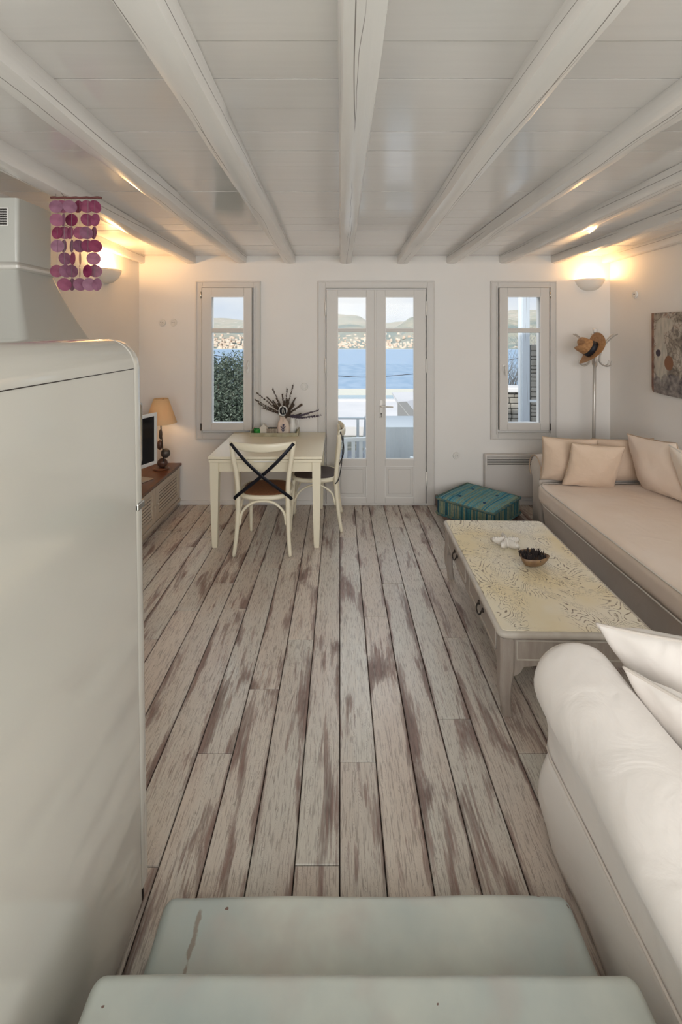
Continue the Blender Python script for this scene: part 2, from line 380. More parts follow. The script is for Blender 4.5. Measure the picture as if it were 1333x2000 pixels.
ceil_ = bmesh.new()
for (y0, y1) in ((YR-.2, YB+.25),):
    vs = [ceil_.verts.new(p) for p in ((XL-.2, y0, zc(y0)+.02), (XR+.2, y0, zc(y0)+.02), (XR+.2, y1, zc(y1)+.02), (XL-.2, y1, zc(y1)+.02),
                                      (XL-.2, y0, zc(y0)+.25), (XR+.2, y0, zc(y0)+.25), (XR+.2, y1, zc(y1)+.25), (XL-.2, y1, zc(y1)+.25))]
    for f in ((0, 1, 2, 3), (7, 6, 5, 4), (0, 4, 5, 1), (1, 5, 6, 2), (2, 6, 7, 3), (3, 7, 4, 0)): ceil_.faces.new([vs[i] for i in f])
ceil_ = tag(obj('ceiling', ceil_, mat('ceiling_shadow_gap', (.35, .32, .29), .9)), kind='structure')
BWD = .19
for k in range(-22, 18):
    y0 = 1.307+BWD*k; y1 = min(y0+BWD, YB)
    if y1-y0 < .03 or y0 < YR: continue
    bm = bmesh.new(); n = 12; dz = rp.uniform(-.0012, .0012); c = .0006
    prev = None
    for i in range(n+1):
        x = XL+(XR-XL)*i/n
        def q(y, z): return bm.verts.new((x, y-(y0+y1)/2, z+zc(y)-zc((y0+y1)/2)+dz+.0016*noise.noise(Vector((x*1.3, y*7, k)))))
        ring = [q(y0+.0012, .02), q(y0+.0012, c), q(y0+c+.0012, 0), q(y1-c-.0012, 0), q(y1-.0012, c), q(y1-.0012, .02)]
        if prev:
            for j in range(5): bm.faces.new((prev[j], prev[j+1], ring[j+1], ring[j]))
        prev = ring
    obj('ceiling_board', bm, M['ceiling_board'], ceil_, angle=25, loc=(0, (y0+y1)/2, zc((y0+y1)/2)))

# hand-hewn beams: (left, right at the sea wall, left, right near the camera, waviness)
beams = [(-2.06, -2.0, -2.06, -1.965, .3), (-1.575, -1.475, -1.56, -1.44, .8), (-1.065, -.955, -1.05, -.935, .9), (-.573, -.455, -.525, -.410, .8),
         (0, .125, -.002, .116, .7), (.583, .70, .562, .665, 1.0), (1.095, 1.195, 1.12, 1.225, 1.0), (1.632, 1.742, 1.66, 1.775, .9), (2.172, 2.27, 2.16, 2.265, .9), (2.69, 2.775, 2.66, 2.775, .5)]
for bi, (a0, a1, b0, b1, wv) in enumerate(beams):
    bm = bmesh.new(); N = 60; prev = None; yy0 = YR; 
    for i in range(N+1):
        y = yy0+(YB-yy0)*i/N; t = (y-1.1)/(YB-1.1) if y > 1.1 else 0
        l_, r_ = b0+(a0-b0)*t, b1+(a1-b1)*t
        nv = lambda s: noise.noise(Vector((bi*9.1+s, y*1.15, s*3)))*.012*wv + noise.noise(Vector((bi*5.1+s, y*3.7, s)))*.005*wv
        zt = zc(y)+.004; d = .082+.012*(1-t)+nv(9)
        wdt = r_-l_
        prof = [(.05, 0), (.0, -.10), (.01+nv(2), -.74), (.075, -.95), (.30, -1.02+nv(3)*2), (.72, -1.01+nv(4)*2), (.93, -.95), (.995+nv(5), -.74), (1, -.10), (.95, 0)]
        ring = []
        for j, (u, v_) in enumerate(prof):
            off = nv(j)*(1 if 0 < j < 9 else .4)
            xx = min(max(l_+u*wdt+off*.9, XL-.001), XR+.001)
            ring.append(bm.verts.new((xx-(l_+r_)/2, y, zt+v_*d)))
        for v_ in ring: v_.co.x += (l_+r_)/2 - (a0+a1)/2; v_.co.z -= 2.55
        if prev:
            for j in range(9): bm.faces.new((prev[j], prev[j+1], ring[j+1], ring[j]))
        prev = ring
    obj('ceiling_beam', bm, M['beam'], ceil_, angle=38, loc=((a0+a1)/2, 0, 2.55))

# walls
def wx(p, Y=YB): return (p-664)/889*Y
def wz(p, Y=YB): return 1.75-(p-652)/889*Y
TH = .20
op = [(wx(398), wx(503), wz(846), wz(558)), (wx(634), wx(838), -.022, wz(558)), (wx(968), wx(1076), wz(846), wz(558))]
bm = bmesh.new()
xs = [XL-.2]+[v for o in op for v in o[:2]]+[XR+.2]
def plastered(bm, x0, x1, z0, z1): box(bm, x0, x1, YB, YB+TH, z0, z1)
for i in range(0, 8, 2): plastered(bm, xs[i], xs[i+1], -.12, 2.85)
for (x0, x1, z0, z1) in op:
    if z0 > .1: plastered(bm, x0, x1, -.12, z0)
    plastered(bm, x0, x1, z1, 2.85)
tag(obj('wall_back', bm, M['wall']), kind='structure')
tag(obj('wall_left', bx(XL-.2, XL, YR-.2, YB+.001, -.12, 2.85), M['wall']), kind='structure')
tag(obj('wall_right', bx(XR, XR+.2, YR-.2, YB+.001, -.12, 2.85), M['wall']), kind='structure')
tag(obj('wall_rear', bx(XL, XR, YR-.2, YR, -.12, 2.85), M['wall']), kind='structure')
tag(obj('baseboard_back', bx(wx(352), wx(620), YB-.014, YB, 0, .042, bev=.004), M['white_paint']), kind='structure')
tag(obj('baseboard_right', bx(wx(850), 2.77, YB-.014, YB, 0, .042, bev=.004), M['white_paint']), kind='structure')

def frame(bm, x0, x1, z0, z1, y0, y1, wl, wr=None, wt=None, wb=None, bev=.004):
    wr = wl if wr is None else wr; wt = wl if wt is None else wt; wb = wl if wb is None else wb
    box(bm, x0, x0+wl, y0, y1, z0, z1, bev); box(bm, x1-wr, x1, y0, y1, z0, z1, bev)
    if wt: box(bm, x0+wl, x1-wr, y0, y1, z1-wt, z1, bev)
    if wb: box(bm, x0+wl, x1-wr, y0, y1, z0, z0+wb, bev)
def bead(bm, x0, x1, z0, z1, y, r=.006):
    frame(bm, x0, x1, z0, z1, y-r, y+r, r*1.6, bev=.002)

SF = 4.615    # face of the sashes
def window(name, cas, hinge_right):
    """cas = casing outer px, then sash outer px, glass px (x0,x1), measured on the wall"""
    (c0, c1, s0, s1, g0, g1) = cas
    zt, zb = wz(549), wz(858)
    bm = bmesh.new()
    frame(bm, wx(c0), wx(c1), zb, zt, YB-.022, YB+.001, .074, bev=.005)
    o = tag(obj(name, bm, M['trim_paint']), kind='structure')
    bm = bmesh.new(); bead(bm, wx(c0)+.008, wx(c1)-.008, zb+.008, zt-.008, YB-.024, .006)
    bead(bm, wx(c0)+.055, wx(c1)-.055, zb+.055, zt-.055, YB-.026, .008)
    obj('casing_moulding', bm, M['trim_paint'], o)
    sx0, sx1, gx0, gx1 = wx(s0, SF), wx(s1, SF), wx(g0, SF+.02), wx(g1, SF+.02)
    sz0, sz1, gz0, gz1 = wz(841, SF), wz(562, SF), wz(826, SF+.02), wz(580, SF+.02)
    bm = bmesh.new()
    frame(bm, sx0, sx1, sz0, sz1, SF, SF+.06, gx0-sx0, sx1-gx1, sz1-gz1, gz0-sz0, bev=.005)
    s = obj('window_sash', bm, M['trim_paint'], o)
    bm = bmesh.new(); bead(bm, gx0-.004, gx1+.004, gz0-.004, gz1+.004, SF+.004, .005); obj('glazing_bead', bm, M['white_paint'], s)
    zm0, zm1 = wz(650, SF), wz(641, SF)
    obj('window_muntin', bx(gx0, gx1, SF+.006, SF+.04, zm0, zm1, bev=.006), M['trim_paint'], s)
    obj('window_pane', bx(gx0, gx1, SF+.03, SF+.036, zm1, gz1), M['glass'], s)
    obj('window_pane', bx(gx0, gx1, SF+.03, SF+.036, gz0, zm0), M['glass'], s)
    # outer fixed frame in the reveal
    oi = op[0] if name == 'window_1' else op[2]; bm = bmesh.new(); frame(bm, oi[0]-.01, oi[1]+.01, oi[2]-.01, oi[3]+.01, YB+.006, YB+.055, gx0-oi[0]+.006, oi[1]-gx1+.006, oi[3]-gz1+.006, gz0-oi[2]+.006, bev=.002); obj('outer_frame', bm, M['white_paint'], o)
    hx = sx1+.002 if hinge_right else sx0-.014
    for z in (sz1-.075, sz0+.035):
        bm = bmesh.new(); tube(bm, [(hx+.006, SF+.004, z-.035), (hx+.006, SF+.004, z+.035)], .006, 8); obj('hinge', bm, M['chrome'] if z > 1 else M['old_iron'], s, smooth=True)
    kx = (gx0+sx0)/2 if hinge_right else (gx1+sx1)/2
    zk = wz(718) if not hinge_right else wz(716)
    bm = bmesh.new(); box(bm, kx-.014, kx+.014, SF-.012, SF, zk-.05, zk+.03, bev=.004)
    d = -1 if hinge_right else -1
    tube(bm, smoothpts([(kx, SF-.01, zk), (kx, SF-.045, zk), (kx+.004, SF-.055, zk+.015), (kx+.018, SF-.05, zk+.075)] if not hinge_right else [(kx, SF-.01, zk), (kx, SF-.045, zk), (kx, SF-.052, zk-.02), (kx+.006, SF-.05, zk-.08)], 4), .008, 8)
    obj('window_handle', bm, M['white_plastic'], s, smooth=True)
window('window_1', (383, 510, 394, 492, 414, 477.5), False)
window('window_2', (958, 1087, 977, 1074, 991, 1055), True)

# french doors
bm = bmesh.new()
frame(bm, wx(621), wx(849), 0, wz(549), YB-.024, YB+.001, .078, wt=.078, wb=0, bev=.005)
door = tag(obj('door_1', bm, M['trim_paint']), kind='structure')
bm = bmesh.new(); frame(bm, wx(621)+.07, wx(849)-.07, 0, wz(549)-.06, YB-.034, YB, .012, wt=.012, wb=0, bev=.003)
frame(bm, wx(621)+.008, wx(849)-.008, 0, wz(549)-.008, YB-.028, YB-.02, .01, wt=.01, wb=0, bev=.002); obj('casing_moulding', bm, M['trim_paint'], door)
obj('door_sill', bx(wx(634), wx(838), YB-.02, YB+TH+.02, -.02, .018, bev=.004), M['trim_paint'], door)
DF = 4.63
bm = bmesh.new(); frame(bm, op[1][0]-.005, op[1][1]+.005, 0, op[1][3]+.005, YB+.006, YB+.06, .055, wt=.07, wb=0, bev=.003); obj('door_jamb', bm, M['white_paint'], door)
obj('threshold_bar', bx(op[1][0], op[1][1], YB+.004, YB+.05, .018, .05, bev=.003), M['white_paint'], door)
for side, (a, b_, g0, g1) in enumerate(((638, 732.5, 660, 716), (734.5, 832, 753, 809))):
    x0, x1, gx0, gx1 = wx(a, DF), wx(b_, DF), wx(g0, DF), wx(g1, DF)
    z0, z1, gz0, gz1 = .022, wz(566, DF), wz(897, DF), wz(580, DF)
    pz0, pz1 = wz(971, DF), wz(911, DF)
    bm = bmesh.new(); y0, y1 = DF, DF+.045
    box(bm, x0, gx0, y0, y1, z0, z1, .004); box(bm, gx1, x1, y0, y1, z0, z1, .004)
    box(bm, gx0, gx1, y0, y1, gz1, z1, .003); box(bm, gx0, gx1, y0, y1, pz1, gz0, .003); box(bm, gx0, gx1, y0, y1, z0, pz0, .003)
    lf = obj('door_leaf', bm, M['trim_paint'], door)
    bm = bmesh.new(); box(bm, gx0, gx1, DF+.014, DF+.034, pz0, pz1); box(bm, gx0+.03, gx1-.03, DF+.004, DF+.02, pz0+.03, pz1-.03, .008); obj('door_panel', bm, M['trim_paint'], lf)
    bm = bmesh.new(); bead(bm, gx0-.003, gx1+.003, gz0-.003, gz1+.003, DF+.002, .005); bead(bm, gx0-.004, gx1+.004, pz0-.004, pz1+.004, DF+.004, .006); obj('glazing_bead', bm, M['white_paint'], lf)
    zm0, zm1 = wz(649, DF), wz(641, DF)
    obj('door_muntin', bx(gx0, gx1, DF+.004, DF+.035, zm0, zm1, bev=.006), M['trim_paint'], lf)
    obj('door_pane', bx(gx0, gx1, DF+.02, DF+.026, zm1, gz1), M['glass'], lf)
    obj('door_pane', bx(gx0, gx1, DF+.02, DF+.026, gz0, zm0), M['glass'], lf)
    hx = x0-.008 if side == 0 else x1+.008
    for zz in (604, 715, 934):
        z = wz(zz)
        bm = bmesh.new(); tube(bm, [(hx, DF-.002, z-.068), (hx, DF-.002, z+.068)], .0085, 8); ball(bm, (hx, DF-.002, z+.072), .009, seg=8, rings=6); obj('hinge', bm, M['white_plastic'], lf, smooth=True)
    if side == 1:
        hxx = wx(745, DF); z = wz(793, DF)
        bm = bmesh.new(); box(bm, hxx-.018, hxx+.018, DF-.008, DF, z-.12, z+.06, bev=.003)
        tube(bm, smoothpts([(hxx, DF-.006, z), (hxx, DF-.05, z), (hxx+.02, DF-.058, z+.003), (hxx+.115, DF-.055, z-.002)], 4), .009, 8)
        obj('door_handle', bm, M['white_plastic'], lf, angle=40)
        bm = bmesh.new(); ball(bm, (hxx, DF-.009, wz(808, DF)), .007, (1, .4, 1), 8, 6); box(bm, hxx-.003, hxx+.003, DF-.011, DF-.008, wz(815, DF), wz(809, DF)); obj('keyhole', bm, M['dark_gap'], lf)
obj('astragal', bx(wx(732.2, DF)-.004, wx(734.8, DF)+.004, DF-.006, DF+.002, .03, wz(567, DF), bev=.002), M['trim_paint'], door)

# ------------------------------------------------------------------ outside
M['roof_white'] = mat('white_render', (.80, .78, .76), .8, col2=(.72, .71, .70), nscale=.4)
M['rail'] = mat('grey_blue_rail', (.50, .54, .57), .5)
terr = tag(obj('terrace', bx(-4, 6, YB+TH, 8.2, -.55, -.35), mat('grey_terrace', (.34, .35, .36), .8, col2=(.25, .26, .27), nscale=5)), kind='structure')
for k in range(-16, 24):
    for r_ in range(6):
        x0 = k*.26+(.13 if r_ % 2 else 0)
        obj('paving_slab', bx(x0+.006, x0+.254, 5.0+r_*.5, 5.0+r_*.5+.488, -.352, -.335+random.uniform(-.002, .002)), bpy.data.materials['grey_terrace'], terr) if 4.9 < 5.0+r_*.5 and -.6 < x0 < 1.6 else None
tag(obj('sea', bx(-1500, 1500, 55, 960, -31, -30), (lambda: (lambda g: g.out(g.mix(g.ramp(g.noise(g.map(g.coord('Object'), (.03, .012, 1)), 4, 5), [(.35, 0), (.65, 1)]), (.30, .43, .57), (.40, .52, .64)), .95))(G('sea_water')))()), kind='structure')
def hill(name, Y0, depth, prof, m, seed):
    """prof: list of (X, height)"""
    bm = bmesh.new(); nx, ny = 110, 14; X0, X1 = prof[0][0], prof[-1][0]; rows = []
    def h(x):
        for (a, ha), (b_, hb) in zip(prof[:-1], prof[1:]):
            if a <= x <= b_:
                t = (x-a)/(b_-a); t = t*t*(3-2*t); return ha+(hb-ha)*t
        return prof[-1][1]
    for j in range(ny+1):
        v_ = j/ny; row = []
        for i in range(nx+1):
            x = X0+(X1-X0)*i/nx
            hh = (h(x)+31)*math.sin(min(1, v_*1.25)*math.pi/2)**1.2
            hh *= 1+.10*noise.noise(Vector((x/120, v_*4, seed)))+.04*noise.noise(Vector((x/35, v_*9, seed+3)))
            row.append(bm.verts.new((x, Y0+depth*v_, -31+hh-(0 if v_ < .85 else (v_-.85)*60))))
        rows.append(row)
    for j in range(ny):
        for i in range(nx): bm.faces.new((rows[j][i], rows[j][i+1], rows[j+1][i+1], rows[j+1][i]))
    return tag(obj(name, bm, m, smooth=True), kind='structure')
def hillmat(nm, a, b_, c_):
    g = G(nm); v = g.coord(); c = g.mix(g.ramp(g.noise(v, .012, 6), [(.4, 0), (.6, 1)]), a, b_); c = g.mix(g.ramp(g.noise(v, .05, 4), [(.55, 0), (.65, .8)]), c, c_); return g.out(c, .95)
hm1 = hillmat('dry_hillside', (.44, .44, .36), (.54, .49, .39), (.66, .60, .52)); hm2 = hillmat('green_hillside', (.25, .30, .27), (.42, .40, .31), (.58, .51, .40))  # distance haze is mixed into these pale hill tones
s1, s2 = 1900/889, 1400/889
hill('far_hills', 1250, 650, [(-1500, 60), (-620, 56), (-500, 62), (-330, 52), (-120, 40), (-30, 76), (60, 74), (130, 40), (400, 60), (740, 92), (900, 88), (1600, 70)], hm1, 1)
hill('near_hills', 950, 450, [(-1400, 12), (-560, 14), (-420, 18), (-160, 8), (-40, 22), (40, 31), (100, 14), (150, 18), (215, 50), (300, 66), (420, 50), (500, 40), (640, 44), (1400, 40)], hm2, 2)
bm = bmesh.new(); rv = random.Random(5)
for i in range(1500):
    x = rv.uniform(-700, 800); y = 962+abs(rv.gauss(0, 60)); s = rv.uniform(1.5, 3.5); z = -29.5+(y-962)*.22
    box(bm, x-s, x+s, y, y+6, z-2, z+rv.uniform(2, 4))
tag(obj('far_village', bm, mat('village_walls', (.85, .78, .66), .8, col2=(.72, .52, .38), nscale=.08), None), kind='stuff', label='pale houses of the village along the far shore', cat='village')
tag(obj('far_beach', bx(-1400, 1400, 935, 965, -31, -29.6), mat('pale_sand', (.80, .74, .62), .9)), kind='structure')

# neighbour's white roofs, pool and quay wall below the terrace
t = thing('flat_roof', 'white flat roof of the lower house seen through the left door pane', 'roof', (0, 20, -2.5))
tag(obj('garden_ground', bx(-12, 14, 8.4, 20.7, -4.5, -2.9), mat('dark_garden_ground', (.10, .11, .09), .95, bump=.8, bscale=4, col2=(.24, .24, .21), nscale=5)), kind='structure')
tag(obj('reflection_slab', bx(-12, 14, 8.4, 17.0, -3.0, -2.86), M['roof_white']), kind='structure')  # white slab added to brighten the reflection on the ceiling
obj('roof_slab', bx(-16, 3.6, .8, 9, -.4, 0), M['roof_white'], t); obj('parapet', bx(-16, 3.6, 8.6, 9, 0, .12), M['roof_white'], t)
obj('house_wall', bx(-15.8, 3.4, 1.0, 8.8, -6, -.4), M['roof_white'], t)
t = thing('swimming_pool', 'narrow strip of blue pool water beyond the flat roof', 'pool', (0, 38, -4.5))
obj('pool_water', bx(-20, 22, -8, 8.4, -.4, 0), mat('pool_water', (.22, .40, .55), .1), t); obj('pool_rim', bx(-20, 22, 8.4, 9.3, -.5, .55), mat('pale_quay', (.80, .74, .62), .8), t)
t = thing('gabled_canopy', 'white sloping canopy roof with triangular end coloured as shaded, outside right door pane', 'canopy', (0, 0, 0))
a, b_, c_, d = px(777, 784, 12), px(777, 818, 12), px(799, 818, 12), px(761, 766, 16)
bm = bmesh.new()
pts = [px(777, 785, 12), px(801, 815, 12), px(777, 815, 12)]
v1 = [bm.verts.new(p) for p in pts]; v2 = [bm.verts.new(p+Vector((.25, .08, 0))) for p in pts]
bm.faces.new(v1); bm.faces.new(v2[::-1])
for i in range(3): bm.faces.new((v1[i], v1[(i+1) % 3], v2[(i+1) % 3], v2[i]))
obj('gable_end', bm, mat('shaded_gable', (.30, .30, .29), .9), t)  # shaded end of the white canopy, its shade put into the grey
bm = bmesh.new(); q = [px(777, 784, 12), px(803, 816, 12), px(850, 800, 14), px(850, 764, 20), px(766, 766, 20)]
v1 = [bm.verts.new(p) for p in q]; v2 = [bm.verts.new(p+Vector((0, .02, -.08))) for p in q]
bm.faces.new(v1); bm.faces.new(v2[::-1])
for i in range(5): bm.faces.new((v1[i], v1[(i+1) % 5], v2[(i+1) % 5], v2[i]))
obj('canopy_roof', bm, M['roof_white'], t)

# terrace railing
ry = 6.6
t = thing('terrace_railing', 'grey-blue metal railing at the edge of the terrace', 'railing', (0, ry, -.35))
zt = wz(815, ry)+.35
obj('handrail', bx(-.75, .36, -.02, .02, zt-.03, zt, bev=.006), M['rail'], t)
for xx in (-.7, -.22, .262): obj('post', bx(xx-.02, xx+.02, -.018, .018, 0, zt-.03, bev=.003), M['rail'], t)
for xx in (-.54, -.38): obj('baluster', bx(xx-.007, xx+.007, -.007, .007, .03, zt-.03), M['rail'], t)
obj('bottom_rail', bx(-.7, .36, -.01, .01, .04, .07), M['rail'], t)
# terrace chairs and table
M['out_white'] = mat('white_garden_paint', (.70, .74, .76), .5)
def garden_chair(label, loc, rz):
    t = thing('garden_chair', label, 'chair', loc, rz, 'garden furniture outside the doors')
    for s in (-1, 1):
        for (y0, y1) in ((-.22, .22), (.22, -.22)):
            bm = bmesh.new(); tube(bm, [(s*.22, y0, 0), (s*.22, y1, .44)], .017, 8); obj('leg', bm, M['out_white'], t, smooth=True)
        bm = bmesh.new(); tube(bm, [(s*.23, -.22, .44), (s*.23, -.30, .88)], .016, 8); obj('back_post', bm, M['out_white'], t, smooth=True)
        obj('armrest', bx(s*.25-.02, s*.25+.02, -.26, .2, .62, .64, bev=.006), M['out_white'], t)
        bm = bmesh.new(); tube(bm, [(s*.24, .18, .44), (s*.25, .18, .62)], .012, 8); obj('arm_support', bm, M['out_white'], t)
    obj('seat', bx(-.22, .22, -.22, .22, .435, .455, bev=.008), M['out_white'], t)
    bm = bmesh.new()
    for i in range(5): box(bm, -.2+i*.09, -.16+i*.09, -.275, -.262, .5, .86)
    obj('back_slats', bm, M['out_white'], t)
    obj('top_rail', bx(-.24, .24, -.31, -.285, .84, .89, bev=.008), M['out_white'], t)
garden_chair('white folding garden chair with crossed legs behind the left door pane', (.12, 5.55, -.335), R(8))
garden_chair('white slatted garden chair at the right end of the terrace table', (1.10, 5.52, -.335), R(70))
t = thing('garden_table', 'pale cloth-covered garden table outside the right door pane', 'table', (.80, 6.36, -.335))
obj('tabletop', bx(-.42, .42, -.4, .4, .83, .86, bev=.01), M['out_white'], t)
bm = bmesh.new(); N = 40; lo = []; hi = []
for i in range(N):
    an = 2*math.pi*i/N; cx, cy = math.cos(an), math.sin(an); k = 1/max(abs(cx), abs(cy)); 
    hi.append(bm.verts.new((cx*k*.43, cy*k*.41, .865))); lo.append(bm.verts.new((cx*k*(.45+.02*math.sin(an*9)), cy*k*(.43+.02*math.sin(an*9)), .40)))
for i in range(N): bm.faces.new((hi[i], hi[(i+1) % N], lo[(i+1) % N], lo[i]))
bm.faces.new(hi); obj('cloth', bm, mat('grey_blue_cloth', (.52, .56, .58), .8), t)
for sx in (-.36, .36):
    for sy in (-.34, .34): obj('leg', bx(sx-.025, sx+.025, sy-.025, sy+.025, 0, .83), M['out_white'], t)
# pergola post
t = thing('pergola_post', 'tall pale grey cracked wooden post outside the right window', 'post', (2.5, 6.15, -.335))
bm = bmesh.new(); box(bm, -.052, .052, -.05, .05, .12, 3.2, bev=.008); obj('shaft', bm, painted_wood('grey_weathered_post', (.52, .57, .62), (26, 26, 2.2), .7, crack=1.0), t)
obj('edge_batten', bx(-.075, -.052, -.03, .03, .1, 3.2), M['out_white'], t); obj('foot_plate', bx(-.09, .09, -.09, .09, 0, .12, bev=.006), M['out_white'], t)
obj('side_rail', bx(.05, .9, .0, .03, 1.16, 1.19), M['out_white'], t, )
# dry stone walls outside
M['stone'] = mat('dry_stone', (.28, .26, .22), .9, bump=.5, bscale=6, col2=(.42, .39, .34), nscale=4)
def stone_wall(name, label, x0, x1, y, z0, z1, seed):
    rs = random.Random(seed); t = thing(name, label, 'wall', (x0, y, z0))
    obj('mortar_core', bx(0, x1-x0, .05, .35, 0, z1-z0-.02), mat('wall_core', (.10, .10, .09), .95), t)
    bm = bmesh.new(); z = 0
    while z < z1-z0-.02:
        h = rs.uniform(.055, .10); x = 0
        while x < x1-x0:
            ww = rs.uniform(.09, .24); d = rs.uniform(0, .035)
            box(bm, x+.006, min(x+ww, x1-x0)-.004, d, .12, z+.005, z+h-.004, bev=.012, seg=1); x += ww
        z += h
    o = obj('stones', bm, M['stone'], t); o['kind'] = 'stuff'
    return t
w1 = stone_wall('stone_wall', 'low dry stone wall with white coping, seen left of the pergola post', 2.0, 3.12, 7.5, -.35, wz(766, 7.5), 3)
obj('coping', bx(-.02, 1.12, -.03, .38, wz(766, 7.5)+.35, wz(757, 7.5)+.35, bev=.01), M['roof_white'], w1)
stone_wall('stone_wall', 'tall dry stone wall seen right of the pergola post', 3.125, 4.6, 7.4, -.35, wz(672, 7.4), 4)
# bare shrub behind the low wall
t = thing('bare_shrub', 'grey leafless shrub growing behind the low stone wall', 'shrub', (3.42, 9.2, -.55))
rs = random.Random(8); bm = bmesh.new()
def branch(p, d, L, r_, lv):
    pts = [p]; 
    for k in range(3):
        d = (d+Vector((rs.uniform(-.35, .35), rs.uniform(-.35, .35), rs.uniform(-.1, .3)))).normalized(); pts.append(pts[-1]+d*L/3)
    tube(bm, pts, [r_, r_*.8, r_*.65, r_*.5], 4)
    if lv:
        for k in range(4): branch(pts[rs.randint(1, 3)], (d+Vector((rs.uniform(-.9, .9), rs.uniform(-.6, .6), rs.uniform(-.2, .7)))).normalized(), L*.62, r_*.5, lv-1)
for k in range(13): branch(Vector((rs.uniform(-.35, .35), rs.uniform(-.2, .2), 0)), Vector((rs.uniform(-.35, .35), rs.uniform(-.3, .3), 1)).normalized(), 1.2, .02, 3)
obj('branches', bm, mat('grey_bark', (.24, .25, .25), .9), t)
# olive tree in the left window
t = thing('olive_tree', 'dense grey-green olive tree filling the lower left window', 'tree', (-2.05, 7.8, -.55))
bm = bmesh.new(); tube(bm, smoothpts([(0, 0, 0), (.05, 0, .3), (-.03, .05, .6), (0, 0, .9)], 3), .07, 8)
for k in range(9):
    an = k*.7; tube(bm, [(0, 0, .6+.03*k), (.3*math.cos(an), .3*math.sin(an), .9+.04*k), (.6*math.cos(an), .55*math.sin(an), 1.15+.05*k)], [.03, .02, .008], 5)
obj('trunk', bm, mat('olive_bark', (.16, .13, .10), .9), t)
rs = random.Random(11); bm = bmesh.new()
for i in range(30000):
    th_, ph = rs.uniform(0, 2*math.pi), math.acos(rs.uniform(-.8, 1)); rr = rs.random()**.35
    n_ = 1+.28*noise.noise(Vector((math.cos(th_)*2, math.sin(th_)*2, ph*2)))
    p = Vector((math.cos(th_)*math.sin(ph)*.98*rr*n_, math.sin(th_)*math.sin(ph)*.8*rr*n_, 1.05+math.cos(ph)*.88*rr*n_))
    d = Vector((rs.uniform(-1, 1), rs.uniform(-1, 1), rs.uniform(-.3, 1))).normalized(); s_ = d.cross(Vector((rs.uniform(-1, 1), rs.uniform(-1, 1), rs.uniform(-1, 1)))).normalized()
    L, W_ = rs.uniform(.05, .075), .011
    vs = [bm.verts.new(q) for q in (p-d*L/2, p+s_*W_, p+d*L/2, p-s_*W_)]; bm.faces.new(vs)
fo = obj('foliage', bm, mat('olive_leaf', (.06, .085, .055), .6, col2=(.17, .21, .16), nscale=11), t); fo['kind'] = 'stuff'
# overhead cable
bm = bmesh.new(); pts = [px(300, 676, 20), px(450, 699, 20), px(560, 721, 20), px(690, 736, 20), px(800, 731, 20), px(930, 715, 20), px(1060, 690, 20)]
tube(bm, smoothpts(pts, 8), .014, 5)
tag(obj('overhead_cable', bm, M['dark_gap']), 'thin dark cable sagging across the view of the sea', 'cable')

# ------------------------------------------------------------------ steps under the camera
def step_bm(x0, x1, y0, y1, z0, z1, flare):
    bm = bmesh.new(); b = .028
    box(bm, x0-flare, x1+flare*.4, y0, y1+.015, z0, z1)
    for v_ in bm.verts:
        if v_.co.z > z0+.01: v_.co.x += flare if v_.co.x < 0 else -flare*.4
    bmesh.ops.subdivide_edges(bm, edges=[e_ for e_ in bm.edges if abs(e_.verts[0].co.x-e_.verts[1].co.x) > .5], cuts=14, use_grid_fill=True)
    ed = [e_ for e_ in bm.edges if all(v_.co.z > z1-.001 for v_ in e_.verts) and len([f for f in e_.link_faces if abs(f.normal.z) < .9 or True]) == 2 and e_.calc_face_angle(0) > .6]
    ed += [e_ for e_ in bm.edges if abs(e_.verts[0].co.z-e_.verts[1].co.z) > .05 and e_.calc_face_angle(0) > .6]
    bmesh.ops.bevel(bm, geom=ed, offset=b, segments=5, affect='EDGES', profile=.5)
    for v_ in bm.verts:
        if v_.co.z > z0+.02: v_.co.z += .0035*noise.noise(Vector((v_.co.x*4, v_.co.y*3, z1*9))); v_.co.y += .004*noise.noise(Vector((v_.co.x*3.3, 5, z1*7)))
    return bm
t = thing('stairs', 'pale grey-green painted concrete steps down into the room, in the foreground', 'stairs', (0, 0, 0))
obj('step', step_bm(-.485, .640, .70, 1.27, -.02, .18, .035), M['step'], t, smooth=True)
obj('step', step_bm(-.535, .648, .42, .985, -.02, .36, .02), M['step'], t, smooth=True)
obj('step', step_bm(-.56, .655, -.1, .70, -.02, .54, .01), M['step'], t, smooth=True)
obj('landing', bx(-2.0, 2.7, YR+.01, -.1, -.02, .54, bev=.02), M['step'], t)

# ------------------------------------------------------------------ refrigerator
def fridge_shear(bm):
    for v_ in bm.verts: v_.co.y += (1.66-v_.co.z)*.034*max(0, (v_.co.y-.6)/.75)
fx1, fx0, fr_ = -.60, -1.22, .085
def fr_profile(inset=0, r=fr_):
    P = []; 
    for k in range(9): a = R(90*k/8); P.append((fx1-r+(r-inset)*math.cos(a)+0, 1.735-r+(r-inset)*math.sin(a)))
    for k in range(9): a = R(90+90*k/8); P.append((fx0+r+(r-inset)*math.cos(a), 1.735-r+(r-inset)*math.sin(a)))
    return P
t = thing('refrigerator', 'tall glossy cream refrigerator with rounded top, filling the left foreground', 'refrigerator', (0, 0, 0))
bm = bmesh.new(); prism(bm, fr_profile()+[(fx0, .03), (fx1, .03)], .70, 1.325); fridge_shear(bm)
for v_ in bm.verts: pass
obj('body', bm, M['fridge'], t, angle=30)
bm = bmesh.new(); box(bm, fx1-.0006, fx1+.0012, .70, 1.322, 1.6475, 1.6495); fridge_shear(bm); obj('seam', bm, M['old_iron'], t)
